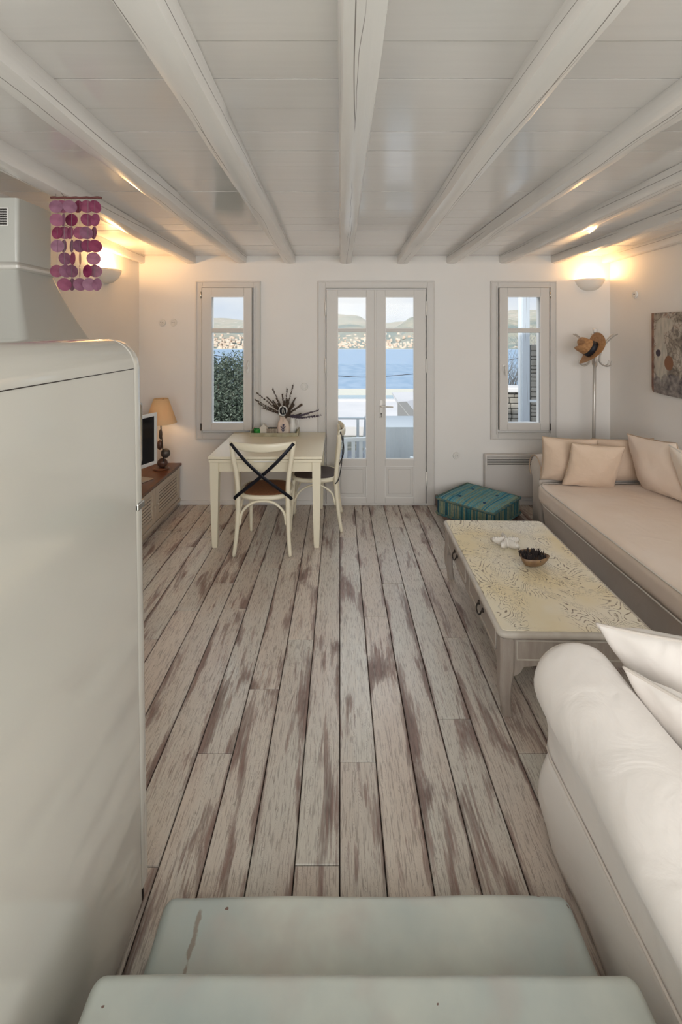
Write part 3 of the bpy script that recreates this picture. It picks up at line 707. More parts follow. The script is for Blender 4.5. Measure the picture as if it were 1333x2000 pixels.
bm = bmesh.new(); prism(bm, fr_profile(.007)+[(fx0+.01, .05), (fx1-.007, .05)], 1.32, 1.333); fridge_shear(bm); obj('door_gasket', bm, mat('dark_gasket', (.12, .11, .10), .6), t)
def fdoor(z0, z1, top):
    bm = bmesh.new()
    P = (fr_profile(0) if top else [(fx1, z1), (fx0, z1)])+[(fx0, z0), (fx1, z0)]
    A = []
    for (y, ins) in ((1.331, .002), (1.334, 0), (1.362, 0), (1.374, .004), (1.381, .012)):
        cx, cz = (fx0+fx1)/2, (z0+z1)/2
        A.append([bm.verts.new((u-(ins if u > cx else -ins), y, v_-(ins if v_ > cz else -ins))) for u, v_ in P])
    n = len(P)
    for i in range(len(A)-1):
        for k in range(n): bm.faces.new((A[i][k], A[i][(k+1) % n], A[i+1][(k+1) % n], A[i+1][k]))
    bm.faces.new(A[0][::-1]); bm.faces.new(A[-1]); fridge_shear(bm); return bm
ud = obj('upper_door', fdoor(1.24, 1.735, True), M['fridge'], t, angle=40)
ld = obj('lower_door', fdoor(.06, 1.228, False), M['fridge'], t, angle=40)
bm = bmesh.new(); box(bm, fx1-.02, fx1+.004, 1.333, 1.378, 1.223, 1.245, bev=.004); fridge_shear(bm); obj('hinge_cover', bm, M['chrome'], t)
for i, (yy) in enumerate((1.36, .78)):
    bm = bmesh.new(); lathe(bm, [(0, 0), (.022, 0), (.022, .02), (.012, .05), (0, .06)], 12, fx1-.03, yy+.05*(1-i)); obj('foot', bm, M['old_iron'], t)
bm = bmesh.new(); tube(bm, [(fx1-.05, 1.44, 1.30), (fx1-.05, 1.475, 1.34), (fx1-.05, 1.475, 1.52), (fx1-.05, 1.40, 1.56)], .01, 8); obj('door_handle', bm, M['chrome'], t, smooth=True)

# ------------------------------------------------------------------ extractor hood on the left wall
t = thing('extractor_hood', 'pale grey chimney hood with flared skirt behind the refrigerator', 'hood', (XL, 2.5, 0))
def rings_loft(bm, rings):
    V = [[bm.verts.new(p) for p in r_] for r_ in rings]; n = len(V[0])
    for i in range(len(V)-1):
        for k in range(n): bm.faces.new((V[i][k], V[i][(k+1) % n], V[i+1][(k+1) % n], V[i+1][k]))
    bm.faces.new(V[0][::-1]); bm.faces.new(V[-1])
def hring(X, y0, y1, z, rad=.018):
    """open plan ring against wall x=0, outer face at x=X, rounded corners"""
    P = [(0, y0)]
    for k in range(6): a = R(-90+90*k/5); P.append((X-rad+rad*math.cos(a), y0+rad+rad*math.sin(a)))
    for k in range(6): a = R(90*k/5); P.append((X-rad+rad*math.cos(a), y1-rad+rad*math.sin(a)))
    P.append((0, y1)); return [(x, y-2.5, z) for x, y in P]
bm = bmesh.new(); rings_loft(bm, [hring(.36, 2.40, 2.69, 2.12), hring(.36, 2.40, 2.69, 2.468)]); obj('duct', bm, M['hood'], t, angle=40)
bm = bmesh.new(); rings_loft(bm, [hring(.37, 2.38, 2.70, 2.085), hring(.385, 2.37, 2.715, 2.095), hring(.385, 2.37, 2.715, 2.108), hring(.36, 2.395, 2.69, 2.13)]); obj('collar', bm, mat('hood_collar', (.62, .60, .55), .25, coat=.4), t, angle=40)
rr = []
for k in range(13):
    u = k/12; z = 2.09-.56*u; e_ = .9*u+.35*u*u
    rr.append(hring(.365+.27*e_, 2.385-.30*e_, 2.695+.05*e_, z, .02+.02*u))
rr.append(hring(.72, 2.0, 2.78, 1.50)); rr.append(hring(.72, 2.0, 2.78, 1.46))
bm = bmesh.new(); rings_loft(bm, rr); obj('flared_skirt', bm, M['hood'], t, angle=35)
bm = bmesh.new()
g_ = px(0, 412, 2.398), px(28, 443, 2.398)
for i in range(11):
    for j in range(7):
        x = .172+i*.0125; z = 2.408-j*.0125
        box(bm, x, x+.009, -.1065, -.096, z-.0085, z)
obj('vent_grille', bm, M['dark_gap'], t)
obj('grille_frame', bx(.165, .315, -.105, -.099, 2.318, 2.415), M['white_plastic'], t)
for o_ in t.children:
    if o_.name.startswith('vent_grille'): o_.location.y = -.004

# ------------------------------------------------------------------ wall lamps
def wall_lamp(label, loc, rz, power):
    t = thing('wall_lamp', label, 'lamp', loc, rz, 'plaster uplighters')
    bm = bmesh.new(); prof = [(.03, -.105), (.075, -.092), (.118, -.055), (.143, -.01), (.150, .012), (.143, .012), (.135, -.008), (.11, -.048), (.07, -.082), (0.0, -.092)]
    rings = lathe(bm, prof, 28, 0, 0, 180, 360)
    for v_ in bm.verts: v_.co.y *= .85
    obj('bowl', bm, M['plaster_lamp'], t, smooth=True)
    obj('back_plate', bx(-.09, .09, -.014, 0, -.085, 0, bev=.004), M['plaster_lamp'], t)
    bm = bmesh.new(); tube(bm, [(-.04, -.06, -.025), (.04, -.06, -.025)], .008, 8)
    m = bpy.data.materials.get('warm_bulb')
    if not m:
        m = bpy.data.materials.new('warm_bulb'); m.use_nodes = True; bb = m.node_tree.nodes['Principled BSDF']; bb.inputs['Emission Color'].default_value = (1, .7, .35, 1); bb.inputs['Emission Strength'].default_value = 12
    obj('bulb', bm, m, t)
    d = bpy.data.lights.new('bulb_light', 'POINT'); d.energy = power; d.color = (1, .56, .22); d.shadow_soft_size = .03
    o = bpy.data.objects.new('bulb_light', d); C.objects.link(o); o.parent = t; o.location = (0, -.07, .015)
wall_lamp('white plaster bowl uplighter on the sea wall near the right corner', (2.56, YB, 2.295), 0, 7)
wall_lamp('white plaster bowl uplighter on the left wall behind the shell chime', (XL, 4.0, 2.30), R(90), 16)

# sockets
def socket(label, p, rot, dark=True):
    t = thing('wall_socket', label, 'socket', p, rot)
    bm = bmesh.new(); bmesh.ops.create_cone(bm, cap_ends=True, segments=28, radius1=.038, radius2=.034, depth=.012, matrix=Matrix.Rotation(R(90), 4, 'X') @ Matrix.Translation((0, 0, .006))); obj('plate', bm, M['white_plastic'], t, angle=40)
    bm = bmesh.new(); tube(bm, [(.021*math.cos(a*.3927), -.013, .021*math.sin(a*.3927)) for a in range(16)], .003, 6, closed=True); obj('rim', bm, M['white_plastic'], t, smooth=True)
    bm = bmesh.new()
    for s_ in (-.009, .009): ball(bm, (s_, -.0125, 0), .004, (1, .5, 1), 8, 6)
    obj('pin_hole', bm, M['dark_gap'] if dark else M['white_plastic'], t)
socket('left one of the two round white sockets beside the left window', tuple(px(317, 630, YB-.001)), 0)
socket('right one of the two round white sockets beside the left window', tuple(px(339, 630, YB-.001)), 0)
socket('round white wall cover between left window and glazed doors, above the dried flowers', tuple(px(595, 755, YB-.001)), 0, False)
socket('round white socket low on the wall right of the glazed doors', tuple(px(892, 890, YB-.001)), 0)
socket('round white socket high on the right wall above the picture', (XR-.001, 2.775/(578/889), 1.75+77/889*2.775/(578/889)), R(-90))

# ------------------------------------------------------------------ convector heater
t = thing('convector_heater', 'flat white electric convector heater on the wall behind the blue cushion', 'heater', (1.47, YB, .10))
obj('body', bx(0, .60, -.075, -.012, 0, .43, bev=.008), mat('heater_enamel', (.60, .565, .53), .4), t)
obj('wall_bracket', bx(.05, .55, -.014, 0, .05, .38), M['old_iron'], t)
obj('louvre_recess', bx(.02, .58, -.0765, -.07, .318, .415), M['dark_gap'], t)
for i in range(6): obj('louvre', bx(.02, .58, -.082, -.074, .319+i*.0165, .329+i*.0165, bev=.002), bpy.data.materials['heater_enamel'], t)

# ------------------------------------------------------------------ dining table
t = thing('dining_table', 'cream painted square draw-leaf dining table under the left window', 'table', (-.607, 4.155, 0))
hw, hd = .465, .462
obj('tabletop', bx(-hw, hw, -hd, hd, .730, .752, bev=.004), M['cream_paint'], t)
obj('draw_leaf', bx(-hw+.004, hw-.004, -hd+.004, hd-.004, .703, .727, bev=.003), M['cream_paint'], t)
bm = bmesh.new()
for s in (-1, 1):
    box(bm, -hw+.05, hw-.05, s*(hd-.05)-.01, s*(hd-.05)+.01, .62, .703); box(bm, s*(hw-.05)-.01, s*(hw-.05)+.01, -hd+.05, hd-.05, .62, .703)
obj('apron', bm, M['cream_paint'], t)
obj('leaf_runner', bx(-.09, .09, -hd-.001, -hd+.04, .711, .719), M['white_paint'], t)
for sx in (-1, 1):
    for sy in (-1, 1):
        bm = bmesh.new(); cx, cy = sx*(hw-.048), sy*(hd-.048)
        prev = None
        for z, r_ in ((.703, .034), (.60, .034), (.3, .029), (.03, .022), (0, .020)):
            ring = [bm.verts.new((cx+a*r_+(0 if z > .5 else sx*0), cy+b_*r_, z)) for a, b_ in ((-1, -1), (1, -1), (1, 1), (-1, 1))]
            if prev:
                for k in range(4): bm.faces.new((prev[k], prev[(k+1) % 4], ring[(k+1) % 4], ring[k]))
            else: bm.faces.new(ring)
            prev = ring
        bm.faces.new(prev[::-1]); bmesh.ops.bevel(bm, geom=[e_ for e_ in bm.edges if abs(e_.verts[0].co.z-e_.verts[1].co.z) > .01], offset=.003, segments=2, affect='EDGES')
        lg = obj('leg', bm, M['cream_paint'], t)
        bm = bmesh.new(); lathe(bm, [(.016, .001), (.019, .004), (.019, .008), (.0, .01)], 12, cx, cy); obj('glide', bm, M['old_iron'], lg)

# ------------------------------------------------------------------ cross-back chairs
def make_chair(label, loc, rz, seatm):
    t = thing('dining_chair', label, 'chair', loc, rz, 'cross-back dining chairs'); cm = M['cream_paint']
    for s in (-1, 1):
        bm = bmesh.new(); P = smoothpts([(s*.222, -.245, 0), (s*.205, -.215, .18), (s*.198, -.195, .42), (s*.205, -.205, .60), (s*.232, -.225, .78), (s*.243, -.222, .865)], 5)
        tube(bm, P, [.0155+.004*min(1, p.z/.4) for p in P], 10); obj('rear_leg', bm, cm, t, smooth=True)
        bm = bmesh.new(); P = smoothpts([(s*.175, .215, 0), (s*.172, .200, .2), (s*.165, .185, .44)], 5)
        tube(bm, P, [.0135+.0045*p.z/.44 for p in P], 10); obj('front_leg', bm, cm, t, smooth=True)
        # side hoops under the seat
        bm = bmesh.new(); tube(bm, smoothpts([(s*.196, -.188, .23), (s*.188, -.15, .34), (s*.182, -.02, .405), (s*.178, .12, .35), (s*.172, .185, .24)], 5), .009, 8); obj('side_hoop', bm, cm, t, smooth=True)
    bm = bmesh.new(); tube(bm, smoothpts([(-.185, -.20, .23), (-.165, -.20, .33), (-.09, -.195, .40), (0, -.192, .415), (.09, -.195, .40), (.165, -.20, .33), (.185, -.20, .23)], 5), .0105, 8); obj('rear_hoop', bm, cm, t, smooth=True)
    bm = bmesh.new(); tube(bm, smoothpts([(-.16, .195, .23), (-.14, .192, .33), (-.08, .19, .39), (0, .19, .405), (.08, .19, .39), (.14, .192, .33), (.16, .195, .23)], 5), .009, 8); obj('front_hoop', bm, cm, t, smooth=True)
    # top rail: wide bowed band
    bm = bmesh.new(); prev = None; N = 24
    for i in range(N+1):
        u = -1+2*i/N; x = u*.262; y = -.218-.055*(1-u*u); h = .034*(1-.45*abs(u)**3); zc_ = .868+.010*u*u-.012*(1-u*u)
        th_ = .010*(1-.4*abs(u)**4); ring = []
        for k in range(12):
            a = 2*math.pi*k/12; ring.append(bm.verts.new((x, y+th_*math.cos(a), zc_+h*(abs(math.sin(a))**.8)*(1 if math.sin(a) > 0 else -1))))
        if prev:
            for k in range(12): bm.faces.new((prev[k], prev[(k+1) % 12], ring[(k+1) % 12], ring[k]))
        else: bm.faces.new(ring)
        prev = ring
    bm.faces.new(prev[::-1]); obj('top_rail', bm, cm, t, smooth=True)
    # cross straps
    for s in (-1, 1):
        bm = bmesh.new(); P = smoothpts([(s*.25, -.236, .885), (s*.12, -.262, .745), (0, -.258+.006*s, .635), (-s*.12, -.24, .535), (-s*.215, -.215, .455), (-s*.222, -.19, .425)], 6)
        tube(bm, P, .0138, 8, flat=(.3, 1)); obj('cross_strap', bm, M['black_metal'], t, smooth=True)
    # seat ring and woven seat
    def ringpts(rx, ry, z, n=36): return [(rx*abs(math.cos(a))**.7*(1 if math.cos(a) > 0 else -1)*(1-.06*math.sin(a)*-1*0), ry*abs(math.sin(a))**.7*(1 if math.sin(a) > 0 else -1), z) for a in [2*math.pi*k/n for k in range(n)]]
    bm = bmesh.new(); tube(bm, ringpts(.203, .203, .445), .019, 10, closed=True); obj('seat_ring', bm, cm, t, smooth=True)
    bm = bmesh.new(); prev = None
    for f, z in ((.0, .472), (.5, .472), (.82, .470), (.93, .464), (.96, .452), (.9, .438), (0, .436)):
        ring = [bm.verts.new((x*max(f, .001), y*max(f, .001), z)) for x, y, _ in ringpts(.203, .203, 0)]
        if prev:
            for k in range(36): bm.faces.new((prev[k], prev[(k+1) % 36], ring[(k+1) % 36], ring[k]))
        prev = ring
    obj('seat', bm, seatm, t, smooth=True)
    return t
make_chair('cream cross-back chair with brown seat, its back to the camera', (-.612, 3.825, 0), 0, M['leather'])
make_chair('cream cross-back chair with darker seat at the right side of the table', (-.228, 4.245, 0), R(90), M['leather_dark'])

# ------------------------------------------------------------------ table decoration
Zt = .752
t = thing('serving_tray', 'shallow grey-green wooden tray at the back of the dining table', 'tray', (-.636, 4.50, Zt))
tm = mat('olive_wash_wood', (.34, .31, .20), .6, col2=(.44, .41, .29), nscale=8, stretch=(2, 20, 2))
obj('base', bx(-.225, .225, -.085, .085, 0, .012), tm, t)
for a in ((-.225, .225, -.09, -.08, 0, .036), (-.225, .225, .08, .09, 0, .036), (-.232, -.222, -.09, .09, 0, .058), (.222, .232, -.09, .09, 0, .058)): obj('rim_board', bx(*a, bev=.002), tm, t)
zz = Zt+.013
t = thing('candle_jar', 'small bright green candle tin at the left end of the tray', 'candle', (-.808, 4.475, zz))
bm = bmesh.new(); lathe(bm, [(0, 0), (.037, 0), (.039, .004), (.039, .05), (.036, .052), (.035, .045), (0, .045)], 24); obj('tin', bm, mat('bright_green_tin', (.02, .28, .04), .25), t, angle=40)
bm = bmesh.new(); tube(bm, [(0, 0, .045), (.002, 0, .058)], .0012, 6); obj('wick', bm, M['dark_gap'], t)
t = thing('house_ornament', 'small white house-shaped ornament beside the green tin', 'ornament', (-.745, 4.47, zz))
bm = bmesh.new(); prism(bm, [(-.033, 0), (.033, 0), (.033, .065), (0, .10), (-.033, .065)], -.025, .025, bev=.003); obj('house_body', bm, mat('chalk_white', (.68, .63, .55), .8), t)
bm = bmesh.new(); prism(bm, [(-.04, .062), (0, .104), (.04, .062), (.036, .056), (0, .094), (-.036, .056)], -.03, .03); obj('roof', bm, bpy.data.materials['chalk_white'], t)
t = thing('wicker_box', 'pale woven box in the middle of the tray', 'box', (-.665, 4.47, zz))
wm = mat('pale_wicker', (.58, .50, .40), .8, col2=(.32, .26, .20), nscale=60)
obj('box_body', bx(-.05, .05, -.03, .03, 0, .06, bev=.004), wm, t)
for i in range(5): obj('woven_band', bx(-.052, .052, -.032, .032, .005+i*.012, .012+i*.012, bev=.002), wm, t)
bm = bmesh.new()
for i in range(8): box(bm, -.046+i*.012, -.041+i*.012, -.034, .034, .0, .06)
obj('stakes', bm, mat('dark_wicker', (.26, .21, .16), .8), t)
# fabric flower bag vase
t = thing('flower_vase', 'blush paper-bag vase with a dark lavender motif on the tray', 'vase', (-.555, 4.49, zz))
bm = bmesh.new(); prev = None
for z, rx, ry in ((0, .058, .035), (.02, .062, .04), (.07, .060, .040), (.115, .052, .036), (.135, .036, .026), (.15, .03, .022), (.175, .040, .03)):
    ring = [bm.verts.new((rx*abs(math.cos(a))**.6*(1 if math.cos(a) > 0 else -1)+.003*math.sin(5*a+z*40), ry*abs(math.sin(a))**.6*(1 if math.sin(a) > 0 else -1), z)) for a in [2*math.pi*k/28 for k in range(28)]]
    if prev:
        for k in range(28): bm.faces.new((prev[k], prev[(k+1) % 28], ring[(k+1) % 28], ring[k]))
    else: bm.faces.new(ring[::-1])
    prev = ring
obj('bag', bm, mat('blush_fabric', (.62, .48, .40), .8, col2=(.70, .60, .50), nscale=10), t, smooth=True)
bm = bmesh.new()
for (a, b_) in (((0, .025), (0, .10)), ((0, .05), (-.022, .08)), ((0, .045), (.022, .082)), ((0, .03), (-.016, .052)), ((0, .03), (.018, .05)), ((-.002, .06), (.01, .1))):
    tube(bm, [(a[0], -.0435, a[1]), (b_[0], -.0425, b_[1])], [.003, .0055], 6)
obj('lavender_motif', bm, mat('lavender_print', (.10, .085, .13), .8), t)
t = thing('white_jug', 'narrow white jug behind the right of the flower vase', 'jug', (-.468, 4.52, zz))
bm = bmesh.new(); lathe(bm, [(0, 0), (.03, 0), (.036, .03), (.034, .08), (.024, .115), (.026, .145), (.03, .155), (.026, .153), (.022, .115), (0, .11)], 20); obj('jug_body', bm, M['white_plastic'], t, smooth=True)
bm = bmesh.new(); tube(bm, smoothpts([(.026, 0, .14), (.055, 0, .125), (.056, 0, .08), (.034, 0, .055)], 4), .005, 6); obj('jug_handle', bm, M['white_plastic'], t, smooth=True)
t = thing('name_plaque', 'small black rounded plaque with a white rim standing among the dried heather', 'plaque', tuple(px(553, 812, 4.45)))
bm = bmesh.new(); P = [(.042*abs(math.cos(a))**.75*(1 if math.cos(a) > 0 else -1), .048+.048*abs(math.sin(a))**.75*(1 if math.sin(a) > 0 else -1)) for a in [2*math.pi*k/28 for k in range(28)]]
prism(bm, P, 0, .008); obj('white_rim', bm, M['white_plastic'], t)
bm = bmesh.new(); prism(bm, [(x*.76, .048+(z-.048)*.78) for x, z in P], -.003, .001); obj('black_face', bm, M['screen'], t)
bm = bmesh.new(); tube(bm, smoothpts([(-.004, -.0035, .022), (-.008, -.0035, .05), (.0, -.0035, .074), (.010, -.0035, .05), (.012, -.0035, .022)], 4), .002, 5); obj('white_mark', bm, M['white_plastic'], t)
obj('stake', bx(-.003, .003, .001, .006, -.06, .01), tm, t)
t = thing('dried_heather', 'dark dried heather and lavender sprigs fanning out of the vase', 'dried flowers', (-.54, 4.50, Zt+.16))
org = Vector((-.54, 4.50, Zt+.16)); rs = random.Random(21)
tips = [(504, 769), (501, 782), (507, 789), (516, 797), (534, 762), (561, 762), (552, 773), (572, 755), (576, 780), (587, 791), (620, 802), (625, 811), (563, 783), (541, 780), (606, 806), (524, 778), (546, 788), (598, 808)]
hm = mat('dried_heather', (.075, .055, .035), .9, col2=(.15, .10, .075), nscale=60); lm = mat('dried_lavender', (.10, .075, .11), .9, col2=(.17, .14, .17), nscale=60)
tips += [(552+rs.gauss(0, 22), 793+rs.gauss(0, 9)) for _ in range(14)]+[(600+rs.gauss(0, 12), 807+rs.gauss(0, 4)) for _ in range(5)]
for i, (tx, ty) in enumerate(tips):
    T = px(tx, ty, 4.47+rs.uniform(-.05, .05))-org; S = Vector((rs.uniform(-.01, .01), rs.uniform(-.01, .01), -.03))
    mid = T*.5+Vector((0, 0, .012 if ty < 800 else -.004)); P = smoothpts([S, T*.12+Vector((0, 0, .02)), mid, T], 7)
    bm = bmesh.new(); tube(bm, P, .0016, 5)
    for k in range(int(len(P)*.3), len(P)):
        for q in range(8):
            d = Vector((rs.uniform(-1, 1), rs.uniform(-1, 1), rs.uniform(-1, 1))).normalized(); tt = (P[min(k+1, len(P)-1)]-P[k-1]).normalized()
            p0 = P[k]+tt*rs.uniform(0, .01); e0 = p0+(d*.7+tt*.6)*rs.uniform(.012, .024)
            s_ = d.cross(tt)*.0075
            vs = [bm.verts.new(x) for x in (p0-s_, p0+s_, e0)]; bm.faces.new(vs); vs = [bm.verts.new(x) for x in (p0-d*.003, p0+d*.003, e0+s_)]; bm.faces.new(vs)
    obj('sprig', bm, lm if ty > 795 and tx > 590 else hm, t)

# ------------------------------------------------------------------ media cabinet, lamp, television
t = thing('media_cabinet', 'long low beige louvre-door cabinet with dark wood top along the left wall', 'cabinet', (XL, 4.03, 0))
D_ = .43; L0, L1 = -.63, .63
obj('carcass', bx(.005, D_-.02, L0, L1, .06, .405), M['cab_paint'], t)
obj('top_board', bx(.004, D_+.012, L0-.01, L1, .405, .43, bev=.005), M['dark_wood'], t)
obj('plinth', bx(.02, D_-.03, L0+.01, L1, 0, .06), M['cab_paint'], t)
obj('base_moulding', bx(.01, D_+.002, L0, L1, .045, .075, bev=.005), M['cab_paint'], t)
for i in range(2):
    y0 = L0+.02+i*.612; y1 = y0+.605; z0, z1 = .085, .392
    bm = bmesh.new()
    for a in ((y0, y0+.07, z0, z1), (y1-.07, y1, z0, z1), (y0+.07, y1-.07, z1-.05, z1), (y0+.07, y1-.07, z0, z0+.05)): box(bm, D_-.02, D_, *a, bev=.002)
    dd = obj('door', bm, M['cab_paint'], t)
    bm = bmesh.new(); box(bm, D_-.02, D_-.016, y0+.07, y1-.07, z0+.05, z1-.05); obj('door_back', bm, M['dark_gap'], dd)  # dark sheet paints the shade seen between the slats
    for k in range(7):
        z = z0+.056+k*.029
        bm = bmesh.new(); box(bm, -.002, .002, y0+.07, y1-.07, 0, .019); bmesh.ops.transform(bm, matrix=Matrix.Translation((D_-.006, 0, z)) @ Matrix.Rotation(R(-14), 4, 'Y'), verts=bm.verts[:]); obj('louvre_slat', bm, M['cab_paint'], dd)
    bm = bmesh.new(); ball(bm, (D_+.008, y1-.035 if i == 0 else y0+.035, .23), .009, seg=10, rings=8); obj('knob', bm, M['cab_paint'], dd, smooth=True)
# television
A = Vector((-1.72, 4.25, 0)); Bv = Vector((-1.90, 3.79, 0)); c_ = (A+Bv)/2; ang = math.atan2(A.y-Bv.y, A.x-Bv.x); W2 = (A-Bv).length/2
t = thing('television', 'white-framed flat television on the media cabinet, half hidden by the refrigerator', 'television', (c_.x, c_.y, .43), ang)
z0, z1 = .111, .59
bm = bmesh.new(); frame(bm, -W2, W2, z0, z1, -.02, .0, .032, bev=.005); obj('bezel', bm, M['tv_white'], t)
obj('screen', bx(-W2+.03, W2-.03, -.012, -.002, z0+.03, z1-.03), M['screen'], t)
obj('rear_shell', bx(-W2+.01, W2-.01, -.001, .03, z0+.01, z1-.01, bev=.008), M['tv_white'], t)
obj('neck', bx(-.04, .04, -.005, .025, .01, z0+.02, bev=.004), M['tv_white'], t)
obj('foot', bx(-.15, .15, -.075, .06, 0, .010, bev=.004), M['chrome'], t)
# pebble lamp
t = thing('table_lamp', 'table lamp with tan cone shade and a base of stacked brown stones', 'lamp', (-1.745, 4.44, .43))
bm = bmesh.new(); lathe(bm, [(0, 0), (.075, 0), (.078, .008), (.07, .018), (0, .02)], 24); obj('base', bm, M['dark_wood'], t, angle=40)
for i, (dx_, z, r_, sz, mm_) in enumerate(((.015, .062, .05, .9, 'brown_stone'), (.045, .155, .046, 1.0, 'grey_stone'), (-.012, .235, .028, 1.7, 'brown_stone'), (-.004, .34, .018, 2.8, 'grey_stone'))):
    bm = bmesh.new(); ball(bm, (dx_, 0, z), r_, (1, .8, sz), 18, 12); obj('stone', bm, M[mm_], t, smooth=True)
bm = bmesh.new(); tube(bm, smoothpts([(.04, -.02, .01), (.03, -.03, .2), (0, 0, .4), (0, 0, .50)], 4), .006, 8); obj('stem', bm, M['old_iron'], t, smooth=True)
bm = bmesh.new(); lathe(bm, [(.148, .452), (.068, .688), (.066, .688), (.145, .453)], 36); obj('lamp_shade', bm, M['shade'], t, smooth=True)
bm = bmesh.new(); tube(bm, [(-.067, 0, .675), (.067, 0, .675)], .002, 5); tube(bm, [(0, -.067, .675), (0, .067, .675)], .002, 5); obj('shade_spider', bm, M['old_iron'], t)
d = bpy.data.lights.new('lamp_bulb', 'POINT'); d.energy = 5; d.color = (1, .60, .28); d.shadow_soft_size = .03
o = bpy.data.objects.new('lamp_bulb', d); C.objects.link(o); o.parent = t; o.location = (0, 0, .56)
bm = bmesh.new(); ball(bm, (0, 0, .56), .025, (1, 1, 1.2), 12, 8); obj('bulb', bm, bpy.data.materials['warm_bulb'], t, smooth=True)
bpy.data.objects[t.children[-1].name].visible_shadow = True

# ------------------------------------------------------------------ cushions
def pillow(name, label, wd, ht, th, m, pm, loc, rot, seed, group=None, cat='cushion'):
    """local: x width, z height, y thickness; origin at its centre"""
    bm = bmesh.new(); N = 22; S = [[], []]
    for s in (0, 1):
        sg = -1 if s == 0 else 1
        for j in range(N+1):
            row = []
            for i in range(N+1):
                u, v_ = -1+2*i/N, -1+2*j/N
                # denser sampling near edges
                u = math.sin(u*math.pi/2); v_ = math.sin(v_*math.pi/2)
                x = wd/2*u*(1-.055*(1-v_*v_)); z = ht/2*v_*(1-.055*(1-u*u))
                t_ = th/2*max(0, (1-u*u))**.40*max(0, (1-v_*v_))**.40
                sag = 1+.12*(-v_)
                wr = .020*noise.noise(Vector((x*6+seed, z*6, s*5)))*(1-abs(u))**.5*(1-abs(v_))**.5
                cr_ = .008*math.sin((abs(u)-abs(v_))*9+seed)*(abs(u*v_))**1.5*(1-abs(u*v_))*3
                y = sg*(t_*sag+wr+cr_ if t_ > .001 else 0)
                row.append((x, y, z))
            S[s].append(row)
    V = [[[None]*(N+1) for _ in range(N+1)] for _ in (0, 1)]
    for s in (0, 1):
        for j in range(N+1):
            for i in range(N+1):
                edge = i in (0, N) or j in (0, N)
                if s == 1 and edge: V[1][j][i] = V[0][j][i]
                else:
                    p = S[s][j][i]; V[s][j][i] = bm.verts.new((p[0], 0 if edge else p[1], p[2]))
    for s in (0, 1):
        for j in range(N):
            for i in range(N):
                q = [V[s][j][i], V[s][j][i+1], V[s][j+1][i+1], V[s][j+1][i]]
                if len(set(q)) == 4: bm.faces.new(q if s == 0 else q[::-1])
    border = [V[0][0][i].co.copy() for i in range(N+1)]+[V[0][j][N].co.copy() for j in range(1, N+1)]+[V[0][N][i].co.copy() for i in range(N-1, -1, -1)]+[V[0][j][0].co.copy() for j in range(N-1, 0, -1)]
    o = thing(name, label, cat, loc, 0, group); o.rotation_euler = rot
    obj('cushion_cover', bm, m, o, smooth=True)
    bm = bmesh.new(); tube(bm, border, .0048, 6, closed=True); obj('piping', bm, pm, o, smooth=True)
    return o

# ------------------------------------------------------------------ long daybed on the right wall
t = thing('daybed', 'long beige daybed with scroll arm along the right wall', 'sofa', (1.72, 3.0, 0))
ox, oy = 1.72, 3.0
def soft_box(bm, x0, x1, y0, y1, z0, z1, r, cuts=16, wob=.006, seed=0, crown=.012):
    box(bm, x0, x1, y0, y1, z0, z1)
    bmesh.ops.subdivide_edges(bm, edges=bm.edges[:], cuts=cuts, use_grid_fill=True)
    cx, cy, cz = (x0+x1)/2, (y0+y1)/2, (z0+z1)/2
    for v_ in bm.verts:
        p = v_.co; q = Vector((min(max(p.x, x0+r), x1-r), min(max(p.y, y0+r), y1-r), min(max(p.z, z0+r), z1-r)))
        d = p-q
        if d.length > 1e-6: p = q+d.normalized()*min(r, d.length) if d.length > r else q+d.normalized()*r if sum(abs(c) > 1e-5 for c in d) > 1 else p
        fx = 1-((p.x-cx)/((x1-x0)/2))**4; fy = 1-((p.y-cy)/((y1-y0)/2))**4
        p.z += crown*max(0, fx)*max(0, fy)*(1 if p.z > cz else -.2)
        n_ = noise.noise(Vector((p.x*5+seed, p.y*5, p.z*5)))*wob+noise.noise(Vector((p.x*2+seed, p.y*2.2, 3)))*wob
        v_.co = p+Vector((n_*.5, n_*.3, n_))
bm = bmesh.new(); soft_box(bm, -.055, 1.04, -1.15, .86, .325, .495, .055, 26, .006, 3); mt = obj('mattress', bm, M['fabric_seat'], t, smooth=True)
for z, ii in ((.482, .0), (.338, .0)):
    bm = bmesh.new(); xe = -.052+ii; P = [(xe, y, z) for y in [-1.1+.1*k for k in range(19)]]; P += [(xe+.02, .80, z), (.0, .845, z), (.06, .856, z), (.5, .858, z), (.98, .858, z)]
    tube(bm, P, .005, 6); obj('piping', bm, M['piping'], mt, smooth=True)
bm = bmesh.new()
prev = None
for j in range(49):
    y = -1.13+2.0*j/48; ring = []
    for i in range(9):
        z = .335-.325*i/8; f = i/8
        ring.append(bm.verts.new((0+.035*f+.006*math.sin(y*9)*f+.012*noise.noise(Vector((y*3, z*3, 7)))*f, y, z)))
    if prev:
        for i in range(8): bm.faces.new((prev[i], prev[i+1], ring[i+1], ring[i]))
    prev = ring
obj('skirt', bm, M['fabric_base'], t, smooth=True)
obj('base', bx(.05, 1.04, -1.12, .87, .03, .33), M['fabric_base'], t)
